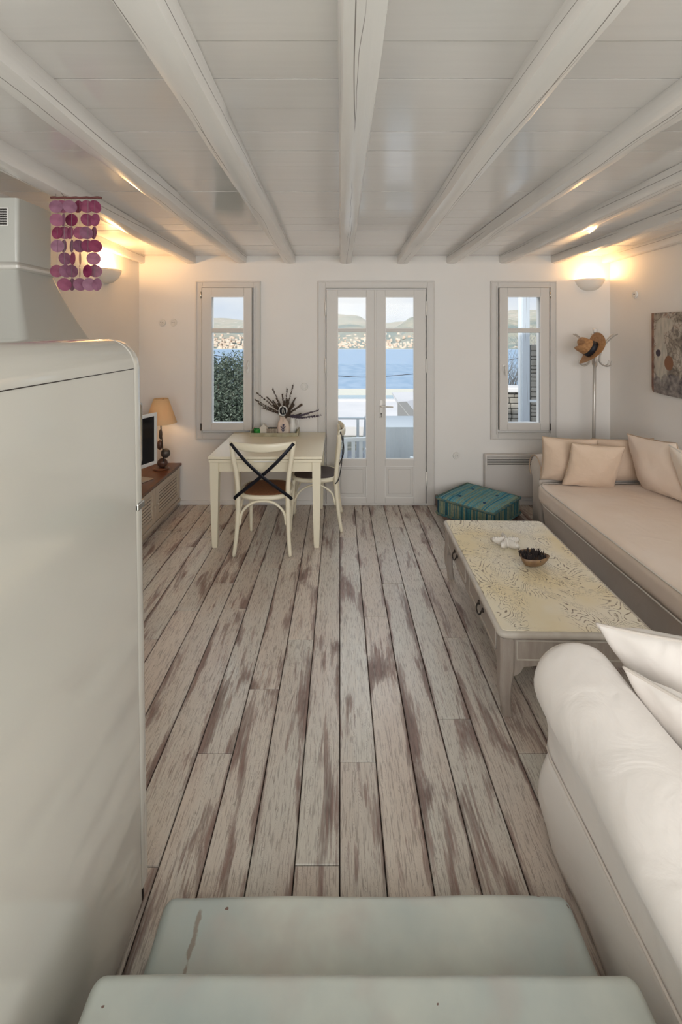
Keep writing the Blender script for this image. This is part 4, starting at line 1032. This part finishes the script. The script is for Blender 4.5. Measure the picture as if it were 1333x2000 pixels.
def scroll_arm(bm, cx, cz, r, neck, depth0, depth1, zbot, axis, inner, flip=1, N=14, wob=.004, seed=0):
    """closed profile: roll on top of a panel; swept along axis with rounded ends"""
    prof = []
    a0, a1 = 222, -38
    for k in range(23): a = R(a0+(a1-a0)*k/22); prof.append((cx+r*math.cos(a), cz+r*math.sin(a)))
    left = [(neck-.004, cz-r*1.15), (neck, cz-r*1.6), (neck, zbot)]
    prof = left[::-1]+prof+[(inner, cz-r*.95), (inner, zbot)]
    mx_, mz_ = cx, cz-.05; prev = None; first = None
    L_ = depth1-depth0
    ts = [0, .003, .009, .018, .03]+[.045+(L_-.09)*k/N for k in range(N+1)]+[L_-.03, L_-.018, L_-.009, L_-.003, L_]
    for t_ in ts:
        e_ = min(t_, L_-t_); k = 0 if e_ >= .045 else .045-math.sqrt(max(0, .045**2-(.045-e_)**2))
        ring = []
        for (u, z) in prof:
            dx_, dz_ = u-mx_, z-mz_; n_ = math.hypot(dx_, dz_) or 1
            kk = k if z > zbot+.01 else k*.3
            uu, zz_ = u-dx_/n_*kk, z-dz_/n_*kk*(1 if z > zbot+.01 else 0)
            w_ = wob*noise.noise(Vector((uu*5+seed, (depth0+t_)*4.5, zz_*5)))*2
            uu += w_*dx_/n_; zz_ += w_*dz_/n_*(1 if z > zbot+.01 else 0)
            p = (uu, depth0+t_, zz_) if axis == 'Y' else (depth0+t_, uu, zz_)
            ring.append(bm.verts.new(p))
        if prev:
            n = len(ring)
            for q in range(n): bm.faces.new((prev[q], prev[(q+1) % n], ring[(q+1) % n], ring[q]))
        else: bm.faces.new(ring)
        prev = ring
    bm.faces.new(prev[::-1])
# arm at the far end, swept along X; u is Y (far side = larger), mirrored so the overhang faces the sea wall
bm = bmesh.new(); scroll_arm(bm, -(4.035), .555, .128, -(4.10), 1.735, 2.74, .02, 'X', -(3.93))
for v_ in bm.verts: v_.co.y = -v_.co.y; v_.co.x -= ox; v_.co.y -= oy
obj('scroll_arm', bm, M['fabric_base'], t, smooth=True)
bm = bmesh.new(); P = [(1.733-ox, 4.035-oy+.118*math.cos(R(a)), .555+.118*math.sin(R(a))) for a in range(-40, 225, 15)]; tube(bm, P, .005, 6); obj('arm_piping', bm, M['piping_tan'], t, smooth=True)
zs = .505
gp = 'cushions on the long daybed'
pillow('cushion', 'tan square cushion at the front corner of the daybed, propped on the arm', .42, .40, .15, M['fabric_tan'], M['piping_tan'], (1.925, 3.83, zs+.185), (R(14), 0, R(-14)), 1, gp)
pillow('cushion', 'tan square cushion standing in front of the two by the scroll arm', .41, .40, .15, M['fabric_tan'], M['piping_tan'], (2.055, 3.69, zs+.175), (R(20), R(3), R(-4)), 2, gp)
pillow('cushion', 'wide darker tan cushion leaning on the scroll arm, mostly hidden', .52, .38, .15, M['fabric_tan'], M['piping_tan'], (2.38, 3.86, zs+.175), (R(10), 0, 0), 3, gp)
pillow('cushion', 'large pale tan cushion standing against the right wall', .47, .46, .19, M['fabric_seat'], M['piping_tan'], (2.47, 3.52, zs+.215), (R(15), R(-4), R(-82)), 4, gp)
pillow('cushion', 'pale blush cushion at the right picture edge, against the right wall', .50, .46, .17, M['fabric_pale'], M['piping'], (2.48, 3.07, zs+.20), (R(27), R(10), R(-90)), 5, gp)

# ------------------------------------------------------------------ near sofa
t = thing('sofa', 'cream slipcovered sofa with rolled arm in the right foreground', 'sofa', (1.4, 1.05, 0))
ox, oy = 1.4, 1.05
bm = bmesh.new(); scroll_arm(bm, .782, .583, .138, .70, .50, 1.555, .34, 'Y', .905, N=26, wob=.005, seed=4)
for v_ in bm.verts: v_.co.x -= ox; v_.co.y -= oy
obj('rolled_arm', bm, M['fabric_cream'], t, smooth=True)
bm = bmesh.new(); P = [(.696-ox, y-oy, .345) for y in [.5+.1*k for k in range(11)]]+[(.705-ox, 1.545-oy, .345), (.80-ox, 1.555-oy, .345), (.92-ox, 1.555-oy, .345)]; tube(bm, P, .005, 6); obj('seam_piping', bm, M['piping'], t, smooth=True)
bm = bmesh.new(); P = [(.782-ox+.118*math.cos(R(a)), 1.542-oy, .583+.118*math.sin(R(a))) for a in range(-35, 222, 12)]; tube(bm, P, .003, 6); obj('arm_piping', bm, M['piping'], t, smooth=True)
obj('seat_base', bx(.72-ox, 2.3-ox, .52-oy, 1.50-oy, .05, .34, bev=.02), M['fabric_cream'], t)
bm = bmesh.new(); soft_box(bm, .905-ox, 2.1-ox, .75-oy, 1.54-oy, .32, .46, .05, 14, .005, 9); obj('seat_cushion', bm, M['fabric_cream'], t, smooth=True)
bm = bmesh.new(); soft_box(bm, .86-ox, 2.2-ox, .50-oy, .76-oy, .30, .84, .09, 14, .005, 12); obj('backrest', bm, M['fabric_cream'], t, smooth=True)
# flared skirt around the base
bm = bmesh.new(); path = [(.702, .50+.05*k) for k in range(21)]+[(.704, 1.525), (.712, 1.545), (.73, 1.553)]+[(.76+.07*k, 1.555) for k in range(22)]
prev = None
for j, (x, y) in enumerate(path):
    ring = []
    for i in range(10):
        f = i/9; z = .342-.332*f
        if y < 1.5: ox_, oy_ = -.012*math.sin(f*2.2), 0; fl = min(1, max(0, (y-1.2)/.3)); ox_ -= .022*math.sin(f*math.pi)*fl; oy_ = .10*f*fl
        else: fr2 = max(0, 1-(x-.70)/.25); ox_ = -.034*math.sin(f*math.pi)*fr2*(1 if x < .74 else .3); oy_ = .10*f*(.55+.45*fr2)
        wv = .006*math.sin(j*1.1)*f+.009*f*noise.noise(Vector((x*6, y*6, 2)))
        nx, ny = (-1, 0) if y < 1.5 else (0, 1)
        ring.append(bm.verts.new((x+ox_+nx*wv+(.030*f if y < 1.5 else .03*f*fr2)-ox, y+oy_+ny*wv-oy, z)))
    if prev:
        for i in range(9): bm.faces.new((prev[i], prev[i+1], ring[i+1], ring[i]))
    prev = ring
sk = obj('skirt', bm, M['fabric_cream'], t, smooth=True)
md = sk.modifiers.new('thickness', 'SOLIDIFY'); md.thickness = .004
for sx in (.76, 2.2):
    for sy in (.58, 1.44): obj('leg', bx(sx-ox-.02, sx-ox+.02, sy-oy-.02, sy-oy+.02, 0, .06), M['dark_wood'], t)
gp = 'cushions on the near sofa'
def place_pillow(label, wd, ht, th, A, top_dir, B, seed):
    """A = top corner nearest the sea, B = bottom corner below it, top_dir = direction of the top edge"""
    A, B, td = Vector(A), Vector(B), Vector(top_dir).normalized()
    up = (A-B).normalized(); nrm = td.cross(up).normalized(); td = up.cross(nrm).normalized()
    c = A+td*wd/2-up*ht/2
    Mx = Matrix((td, nrm*-1, up)).transposed()
    if Mx.determinant() < 0: Mx = Matrix((td, nrm, up)).transposed()
    o = pillow('cushion', label, wd, ht, th, M['fabric_cream'], M['piping'], c, Mx.to_euler(), seed, gp)
    return o
place_pillow('larger cream cushion on the near sofa, the one closer to the coffee table', .50, .46, .15, (.865, 1.53, .775), (.66, -.75, 0), (1.12, 1.51, .38), 6)
place_pillow('smaller cream cushion leaning on the rolled arm, in front of the larger one', .42, .38, .12, (.865, 1.385, .735), (.42, -.90, 0), (1.06, 1.38, .41), 7)

# ------------------------------------------------------------------ coffee table
t = thing('coffee_table', 'grey-washed coffee table with worn cream top in front of the daybed', 'table', (1.09, 2.675, 0), R(-1.4))
hw, hd = .355, .63
def rrect(hx, hy, r, n=5):
    P = []
    for (cx, cy, a0) in ((hx-r, hy-r, 0), (-hx+r, hy-r, 90), (-hx+r, -hy+r, 180), (hx-r, -hy+r, 270)):
        for k in range(n+1): a = R(a0+90*k/n); P.append((cx+r*math.cos(a), cy+r*math.sin(a)))
    return P
bm = bmesh.new(); rings_loft(bm, [[(x, y, z) for x, y in rrect(hw-i_, hd-i_, .035)] for z, i_ in ((.368, .012), (.371, .004), (.378, .0), (.390, .0), (.396, .004), (.398, .012))]); obj('top_edge', bm, M['table_edge'], t, angle=50)
bm = bmesh.new(); prism(bm, rrect(hw-.020, hd-.020, .022), .396, .4015, 'Z'); obj('tabletop', bm, M['table_top'], t, angle=50)
lx, ly = hw-.045, hd-.045
for sx in (-1, 1):
    for sy in (-1, 1):
        prev = None; bm = bmesh.new()
        for k in range(19):
            f = k/18; z = .368*(1-f)
            if z > .22: off, r_ = 0, .033
            else:
                g_ = (.22-z)/.22; off = .016*math.sin(g_*math.pi)-.012*g_+.026*max(0, g_-.78)*4*.35; r_ = .033-.016*g_+.006*max(0, g_-.85)/.15
            ring = [bm.verts.new((sx*(lx+off)+a*r_, sy*(ly+off)+b_*r_, z)) for a, b_ in ((-1, -.7), (-.7, -1), (.7, -1), (1, -.7), (1, .7), (.7, 1), (-.7, 1), (-1, .7))]
            if prev:
                for q in range(8): bm.faces.new((prev[q], prev[(q+1) % 8], ring[(q+1) % 8], ring[q]))
            else: bm.faces.new(ring)
            prev = ring
        bm.faces.new(prev[::-1]); obj('leg', bm, M['table_grey'], t, angle=35)
def scallop(L, n, zb, amp, zt_):
    P = [(-L, zt_), (-L, zb-.045)]
    for k in range(1, 6): a = k/6*math.pi/2; P.append((-L+.05*(math.sin(a)), zb-.045+.045*(1-math.cos(a))*1.0+.0))
    for k in range(n+1):
        u = -1+2*k/n; x = u*(L-.055); P.append((x, zb+amp*(-math.exp(-(u*6)**2))+.004*math.cos(u*9)))
    for k in range(5, 0, -1): a = k/6*math.pi/2; P.append((L-.05*(math.sin(a)), zb-.045+.045*(1-math.cos(a))))
    P += [(L, zb-.045), (L, zt_)]; return P
for s in (-1, 1):
    bm = bmesh.new(); A_ = [(u, v_) for u, v_ in scallop(ly-.02, 30, .225, .014, .368)]; prism(bm, A_, s*(lx+.012)-.010, s*(lx+.012)+.010, 'X'); obj('side_apron', bm, M['table_grey'], t)
    bm = bmesh.new(); A_ = [(u, v_) for u, v_ in scallop(lx-.02, 20, .235, .008, .368)]; prism(bm, A_, s*(ly+.012)-.010, s*(ly+.012)+.010, 'Y'); obj('end_apron', bm, M['table_grey'], t)
    bm = bmesh.new(); frame(bm, -.27, .27, .262, .355, s*(ly+.022)-.003, s*(ly+.022)+.003, .007, bev=.002); obj('panel_moulding', bm, M['table_edge'], t)
    for k in (-1, 1):
        y0, y1 = (k*.285-.245, k*.285+.245)
        xf = s*(lx+.026)
        dr = obj('drawer', bx(min(xf, xf-s*.008), max(xf, xf-s*.008), y0, y1, .258, .358, bev=.003), M['table_grey'], t)
        bm = bmesh.new(); xg = xf+s*.002
        for a in ((y0, y1, .352, .358), (y0, y1, .258, .264), (y0, y0+.006, .258, .358), (y1-.006, y1, .258, .358)): box(bm, xg-.002, xg+.002, *a)
        obj('drawer_bead', bm, M['table_edge'], dr)
        yc = (y0+y1)/2
        bm = bmesh.new()
        for q in (-.035, .035): ball(bm, (xf+s*.004, yc+q, .315), .012, (.5, 1, 1), 10, 8)
        tube(bm, smoothpts([(xf+s*.008, yc-.035, .313), (xf+s*.018, yc-.032, .292), (xf+s*.020, yc, .280), (xf+s*.018, yc+.032, .292), (xf+s*.008, yc+.035, .313)], 4), .0042, 8); obj('drawer_pull', bm, M['old_iron'], dr, smooth=True)
ct = .402
# starfish (white conch-like starfish) and dark bowl
def on_table(x, y, z=ct): H = 1.75-z; Y = 889*H/(y-652); return Vector(((x-664)/889*Y, Y, z))
p = on_table(990, 1066)
t = thing('starfish', 'white knobbly starfish shell lying on the coffee table', 'starfish', tuple(p), R(15))
bm = bmesh.new()
stm = mat('white_starfish', (.70, .66, .60), .7, bump=.6, bscale=90)
prev = None; rings = []
for (f, z) in ((1, .012), (.93, .024), (.6, .034), (.3, .046), (.0, .052)):
    ring = []
    for k in range(40):
        a = 2*math.pi*k/40; s_ = (math.cos(5*a)*.5+.5)**1.7; rr_ = .026+.072*s_
        rr_ = .02*f+(rr_-.02)*f if f > 0 else .0005
        tipz = .028*s_*f*(1 if k % 16 else .6)
        ring.append((rr_*math.cos(a), rr_*math.sin(a), z+tipz*.9))
    rings.append(ring)
under = [[(x*.9, y*.9, 0.0+.8*max(0, z-.012-.004)) for x, y, z in rings[0]]]
rings_loft(bm, under+rings); obj('star_body', bm, stm, t, smooth=True)
bm = bmesh.new(); rs = random.Random(2)
for k in range(5):
    a = 2*math.pi*k/5
    for q in range(5): ball(bm, ((.018+.015*q)*math.cos(a), (.018+.015*q)*math.sin(a), .052-.003*q), .0055, (1, 1, .9), 8, 6)
obj('spine_row', bm, stm, t, smooth=True)
p = on_table(1041, 1103)
t = thing('shell_bowl', 'small brown wooden bowl full of dark spiky pods on the coffee table', 'bowl', tuple(p))
bm = bmesh.new(); P = []
for (r_, z) in ((.035, 0), (.058, .012), (.075, .036), (.083, .058), (.077, .058), (.066, .036), (.0, .022)):
    P.append([(r_*(1+.12*math.cos(a*3+.6)+.05*math.cos(5*a))*math.cos(a) or .0001, .82*r_*(1+.12*math.cos(a*3+.6)+.05*math.cos(5*a))*math.sin(a), z) for a in [2*math.pi*k/30 for k in range(30)]])
rings_loft(bm, P); obj('bowl', bm, mat('rough_brown_wood', (.15, .085, .045), .45, col2=(.26, .16, .08), nscale=18), t, smooth=True)
bm = bmesh.new(); rs = random.Random(6)
for k in range(150):
    a, r_ = rs.uniform(0, 6.283), .072*math.sqrt(rs.random()); x, y = r_*math.cos(a), .8*r_*math.sin(a); d = Vector((x*3+rs.uniform(-.2, .2), y*3+rs.uniform(-.2, .2), 1)).normalized()
    b0 = Vector((x, y, .046)); tube(bm, [b0, b0+d*rs.uniform(.018, .032)], [.0042, .0018], 5)
sp_ = obj('spiky_pods', bm, mat('near_black_pods', (.035, .028, .028), .4), t); sp_['kind'] = 'stuff'

# ------------------------------------------------------------------ low platform with the blue cushion
t = thing('floor_platform', 'low platform of worn brown boards between doors and daybed', 'platform', (1.335, 4.02, 0))
X0, X1 = -.355, .33
obj('frame_board', bx(X0, X0+.025, -.62, .64, 0, .105, bev=.003), M['plank'], t)
obj('frame_board', bx(X1-.02, X1, -.62, .0, 0, .10, bev=.003), M['deck'], t)
obj('frame_board', bx(X0+.025, X1-.02, -.62, -.6, 0, .10, bev=.003), M['deck'], t)
nb = 9; wb_ = (X1-.02-X0-.025)/nb
for i in range(nb):
    x0 = X0+.025+i*wb_; ye = .64 if True else 0
    obj('platform_board', bx(x0+.003, x0+wb_-.003, -.6, ye, .07, .10, bev=.003), M['deck'], t)
# patchwork floor cushion
g = G('teal_stripe_patchwork'); v = g.coord(); sp_ = g.node('ShaderNodeSeparateXYZ', {0: v})
s1_ = g.noise(g.map(v, (.35, 26, .35), rot=(0, 0, 0)), 1.5, 3, .25)
stripes = g.ramp(s1_, [(.30, (.012, .065, .12)), (.38, (.02, .17, .27)), (.46, (.09, .33, .40)), (.53, (.27, .31, .19)), (.60, (.03, .22, .27)), (.70, (.10, .30, .46))])
s2_ = g.noise(g.map(v, (24, .4, .4)), 1.4, 2, .1); s3_ = g.noise(g.map(v, (.4, 24, .4)), 1.4, 2, .1)
nrm = g.node('ShaderNodeNewGeometry'); 
tn = g.node('ShaderNodeTexCoord').outputs['Normal']; ns = g.node('ShaderNodeSeparateXYZ', {0: tn})
side = g.mix(g.math('GREATER_THAN', g.math('ABSOLUTE', ns.outputs[0]), .6), g.ramp(s2_, [(.36, (.012, .05, .075)), (.46, (.02, .15, .17)), (.5, (.26, .26, .16)), (.58, (.16, .22, .14)), (.64, (.015, .10, .12))]),
             g.ramp(s3_, [(.36, (.012, .05, .075)), (.46, (.02, .15, .17)), (.5, (.26, .26, .16)), (.58, (.16, .22, .14)), (.64, (.015, .10, .12))]))
c = g.mix(g.math('GREATER_THAN', ns.outputs[2], .6), side, stripes)
c = g.mix(g.ramp(g.noise(v, 60, 2), [(.4, 0), (.7, .35)]), c, (.01, .05, .09)); g.bump(g.noise(v, 55, 3), .5, .006)
M['teal'] = g.out(c, .85)
t = thing('floor_cushion', 'square teal and olive striped mattress cushion on the low platform', 'floor cushion', (1.265, 4.15, .102), R(45))
bm = bmesh.new(); soft_box(bm, -.275, .275, -.275, .275, 0.0, .165, .035, 20, .006, 5, .02)
for v_ in bm.verts:
    for (qx, qy) in [(a*.12, b_*.12) for a in (-1, 1) for b_ in (-1, 1)]:
        d = math.hypot(v_.co.x-qx, v_.co.y-qy)
        if v_.co.z > .1: v_.co.z -= .018*math.exp(-(d/.035)**2)
    if v_.co.z < .002: v_.co.z = max(v_.co.z, .001)
obj('cushion_cover', bm, M['teal'], t, smooth=True)
tp = mat('teal_rolled_edge', (.02, .12, .16), .9, bump=.8, bscale=80, col2=(.16, .18, .11), nscale=40)
for z in (.155, .02):
    bm = bmesh.new(); P = [(x, y, z+.004*math.sin(i*1.3)) for i, (x, y) in enumerate(rrect(.277, .277, .03, 4))]
    PP = []
    for i in range(len(P)):
        a, b_ = Vector(P[i]), Vector(P[(i+1) % len(P)]); n = max(1, int((b_-a).length/.03))
        for k in range(n): PP.append(a.lerp(b_, k/n))
    tube(bm, PP, .011, 7, closed=True); obj('rolled_edge', bm, tp, t, smooth=True)
for a in (-1, 1):
    for b_ in (-1, 1):
        bm = bmesh.new(); ball(bm, (a*.12, b_*.12, .168), .012, (1, 1, .6), 8, 6)
        for k in range(8): an = k*.785; tube(bm, [(a*.12, b_*.12, .17), (a*.12+.014*math.cos(an), b_*.12+.014*math.sin(an), .178)], [.002, .001], 4)
        obj('tuft', bm, mat('navy_tuft', (.01, .04, .12), .9) if not bpy.data.materials.get('navy_tuft') else bpy.data.materials['navy_tuft'], t)

# ------------------------------------------------------------------ coat rack and hat
rx_, ry_ = wx(1161, 4.42), 4.42
t = thing('coat_rack', 'slender silver-grey metal coat rack in the right corner behind the daybed', 'coat rack', (rx_, ry_, 0))
rm = mat('silver_grey_metal', (.52, .49, .45), .35, metal=.4)
bm = bmesh.new(); tube(bm, [(-.01, 0, .03), (0, 0, 1.0), (.01, 0, 1.77)], [.016, .015, .013], 14); obj('pole', bm, rm, t, smooth=True)
bm = bmesh.new(); lathe(bm, [(0, 0), (.16, 0), (.165, .01), (.15, .02), (.03, .03), (.02, .05), (0, .05)], 28); obj('base', bm, rm, t, angle=40)
bm = bmesh.new(); lathe(bm, [(0, 1.76), (.016, 1.765), (.022, 1.78), (.022, 1.798), (.012, 1.806), (0, 1.808)], 16, .01, 0); obj('finial', bm, M['white_plastic'], t, angle=40)
bm = bmesh.new(); tube(bm, [(.05*math.cos(k*.3927)+.006, .05*math.sin(k*.3927), 1.495) for k in range(16)], .004, 6, closed=True); obj('ring', bm, rm, t, smooth=True)
for k in range(6):
    a = R(60*k+8); c_, s_ = math.cos(a), math.sin(a)
    bm = bmesh.new(); P = smoothpts([(r_*c_+.006, r_*s_, z) for r_, z in ((.205, 1.748), (.165, 1.722), (.105, 1.66), (.062, 1.58), (.048, 1.50), (.062, 1.462), (.105, 1.440), (.142, 1.455), (.152, 1.492))], 5)
    tube(bm, P, .0062, 8); obj('hook', bm, rm, t, smooth=True)
    
# hat
t = thing('straw_hat', 'brown straw fedora with black band hanging on the coat rack', 'hat')
H = px(1158, 683, 4.22); ax = Vector((-.87, .10, .45)).normalized()
xa = Vector((.30, -.85, 0)); xa = (xa-ax*xa.dot(ax)).normalized(); ya = ax.cross(xa)
t.matrix_world = Matrix.Translation(H) @ Matrix((xa, ya, ax)).transposed().to_4x4()
sm = mat('brown_straw', (.36, .17, .065), .7, bump=.8, bscale=120, col2=(.48, .26, .11), nscale=50)
bm = bmesh.new(); rg = []
for f, z in ((.0, .122), (.35, .126), (.62, .140), (.85, .138), (.96, .118), (1.0, .08), (1.05, .03), (1.08, .0)):
    ring = []
    for k in range(36):
        a = 2*math.pi*k/36; r_ = max(f, .002)
        zz_ = z-.030*math.exp(-((r_*math.sin(a))/.35)**2)*(1 if z > .09 else 0)
        ring.append((.085*r_*math.cos(a)*(1.0), .070*r_*math.sin(a), zz_+.0))
    rg.append(ring)
V = [[bm.verts.new(p) for p in r_] for r_ in rg]
for i in range(len(V)-1):
    for k in range(36): bm.faces.new((V[i][k], V[i][(k+1) % 36], V[i+1][(k+1) % 36], V[i+1][k]))
bm.faces.new(V[0]); obj('crown', bm, sm, t, smooth=True)
bm = bmesh.new(); rg = []
for f in (1.0, 1.3, 1.6, 1.9, 2.1, 2.14, 2.1, 1.6, 1.0):
    ring = []; idx = len(rg)
    for k in range(36):
        a = 2*math.pi*k/36; g_ = max(0, f-1)
        ring.append((.088*math.cos(a)+.088*g_*math.cos(a)*.92, .072*math.sin(a)+.088*g_*math.sin(a)*.9, .0+.016*g_*(math.sin(a)**2)*2.0-.012*g_*(math.cos(a)**2)-(.003 if idx > 5 else 0)))
    rg.append(ring)
V = [[bm.verts.new(p) for p in r_] for r_ in rg]
for i in range(len(V)-1):
    for k in range(36): bm.faces.new((V[i][k], V[i][(k+1) % 36], V[i+1][(k+1) % 36], V[i+1][k]))
obj('brim', bm, sm, t, smooth=True)
bm = bmesh.new(); rings_loft(bm, [[(.085*s_*math.cos(a), .070*s_*math.sin(a), z) for a in [2*math.pi*k/36 for k in range(36)]] for s_, z in ((1.09, .003), (1.075, .024), (1.055, .050))]); obj('hat_band', bm, mat('black_ribbon', (.008, .008, .014), .6), t, smooth=True)

# ------------------------------------------------------------------ picture on the right wall
y1 = XR/(616/889); ztop = 1.75+40/889*y1; zb_ = 1.75-113/889*y1
t = thing('wall_picture', 'aged frameless picture of pale figures on brown board, hung on the right wall', 'picture', (XR, (y1+3.28)/2, (ztop+zb_)/2), R(-90))
hw_, hh_ = (y1-3.28)/2, (ztop-zb_)/2
g = G('aged_print'); v = g.coord()
s_ = g.node('ShaderNodeSeparateXYZ', {0: v})
n1 = g.noise(g.map(v, (1, 1, 1)), 9, 5, 1.2); vor = g.node('ShaderNodeTexVoronoi', {'Vector': g.map(v, (1, 1, .7)), 'Scale': 26.0}, feature='DISTANCE_TO_EDGE').outputs[0]
base = g.ramp(n1, [(.32, (.10, .075, .065)), (.46, (.30, .26, .21)), (.56, (.46, .41, .35)), (.68, (.30, .20, .15))])
base = g.mix(g.ramp(vor, [(.0, .8), (.06, 0)]), base, (.09, .07, .06))
def ell(cx, cz, rx, rz, soft=.15):
    a = g.math('POWER', g.math('DIVIDE', g.math('SUBTRACT', s_.outputs[0], cx), rx), 2.0); b__ = g.math('POWER', g.math('DIVIDE', g.math('SUBTRACT', s_.outputs[2], cz), rz), 2.0)
    return g.ramp(g.math('MULTIPLY', g.math('ADD', g.math('ADD', a, b__), g.math('MULTIPLY', n1, .5)), .42), [(.5, 1), (.5+soft/2, 0)])
figc = g.mix(g.ramp(g.noise(g.map(v, (1, 1, .25)), 30, 3), [(.4, 0), (.65, 1)]), (.50, .46, .39), (.36, .34, .29))
for e_ in ((-hw_+.10, .14, .055, .10), (-hw_+.115, .0, .075, .10), (-hw_+.12, -.12, .07, .16), (-hw_+.16, .24, .10, .06), (.12, .1, .07, .2), (.13, -.05, .09, .2)):
    base = g.mix(ell(*e_), base, figc)
base = g.mix(ell(-hw_+.085, .0, .03, .03), base, (.05, .035, .05))
base = g.mix(ell(-hw_+.21, -.08, .05, .06), base, (.22, .10, .05))
low = g.ramp(g.math('ADD', s_.outputs[2], g.math('MULTIPLY', n1, .16)), [(-.0, 1), (.0, 1)])
lowm = g.math('LESS_THAN', g.math('ADD', s_.outputs[2], g.math('MULTIPLY', n1, .2)), -.10)
base = g.mix(g.math('MULTIPLY', lowm, .75), base, g.ramp(g.noise(v, 16, 4, 1), [(.35, (.07, .06, .07)), (.5, (.16, .14, .14)), (.65, (.28, .26, .24))]))
lft = g.math('LESS_THAN', g.math('ADD', s_.outputs[0], g.math('MULTIPLY', n1, .03)), -hw_+.045)
base = g.mix(g.math('MULTIPLY', lft, .9), base, g.ramp(g.noise(v, 12, 3), [(.4, (.16, .07, .05)), (.6, (.26, .13, .08))]))
M['print'] = g.out(base, .6)
bm = bmesh.new(); P = [(-hw_, hh_)]; P += [(-hw_+.001, -hh_+.05), (-hw_+.006, -hh_+.02), (-hw_+.02, -hh_+.002)]+[(-hw_+.02+(2*hw_-.04)*k/12, -hh_-.012*math.sin(math.pi*k/12)) for k in range(1, 12)]+[(hw_-.02, -hh_+.002), (hw_, -hh_+.04), (hw_, hh_)]
prism(bm, P, -.03, -.008); obj('board', bm, M['print'], t)
obj('hanging_batten', bx(-hw_+.05, hw_-.05, -.009, 0, hh_-.08, hh_-.05), M['dark_wood'], t)

# ------------------------------------------------------------------ shell wind chime
cy_ = 2.40
bar0, bar1 = px(99, 386, cy_), px(198, 386, cy_); org = (bar0+bar1)/2
t = thing('shell_chime', 'purple and magenta shell-disc wind chime hanging from the beam at left', 'wind chime', tuple(org))
bm = bmesh.new(); w_ = (bar1-bar0).length/2; tube(bm, [(-w_+2*w_*k/14, 0, .0015*math.sin(k*2.1)) for k in range(15)], .0065, 8); obj('hanging_bar', bm, mat('red_brown_twig', (.13, .04, .035), .7, bump=.8, bscale=90), t, smooth=True)
bm = bmesh.new()
for s in (-.8,): tube(bm, [(s*w_, 0, 0), (s*w_-.0, .0, .03)], .001, 5)
tube(bm, [(-.06, 0, 0), (-.08, .0, .028)], .001, 5); obj('hanging_thread', bm, M['dark_gap'], t)
rows = [(145, [(365, 40, 2), (405, 36, 1), (455, 34, 2), (510, 38, 0), (565, 40, 0), (620, 22, 1)]), (232, [(370, 38, 1), (412, 30, 2), (466, 44, 0), (568, 26, 1), (620, 38, 1)]),
        (316, [(372, 40, 0), (420, 36, 0), (458, 34, 1), (520, 40, 0), (563, 26, 2), (612, 32, 1)]), (402, [(375, 40, 2), (415, 34, 2), (468, 30, 2), (515, 17, 2), (572, 24, 1), (620, 30, 0)]),
        (484, [(424, 22, 2), (474, 32, 0), (522, 15, 1), (610, 38, 0)]), (565, [(370, 40, 0), (430, 26, 2), (470, 18, 2), (520, 17, 2), (570, 38, 0), (620, 36, 0)]),
        (652, [(420, 30, 1), (470, 34, 2), (522, 28, 2), (582, 32, 2), (632, 38, 2)])]
rs = random.Random(4); k3 = 400/1333
cols = {}
for (ry, row) in rows:
    for (cx, hwid, ci) in row:
        p = px(cx*k3, 360+ry*k3, cy_+rs.uniform(-.045, .045))-org; r_ = 41*k3/889*cy_
        an = math.acos(min(1, hwid/41))*(1 if rs.random() < .5 else -1)
        bm = bmesh.new(); bmesh.ops.create_cone(bm, cap_ends=True, segments=24, radius1=r_, radius2=r_, depth=.0012, matrix=Matrix.Rotation(an, 4, 'Z') @ Matrix.Rotation(R(90), 4, 'X'))
        obj('shell_disc', bm, (M['shell_a'], M['shell_b'], M['shell_c'])[ci], t, loc=tuple(p))
bm = bmesh.new()
for cx, zlen in ((372, 560), (418, 645), (466, 645), (520, 645), (573, 645), (617, 650)):
    p = px(cx*k3, 386, cy_)-org; tube(bm, [(p.x, 0, 0), (p.x, 0, px(0, 360+zlen*k3, cy_).z-org.z)], .0009, 4)
obj('thread', bm, mat('grey_thread', (.22, .18, .18), .8), t)
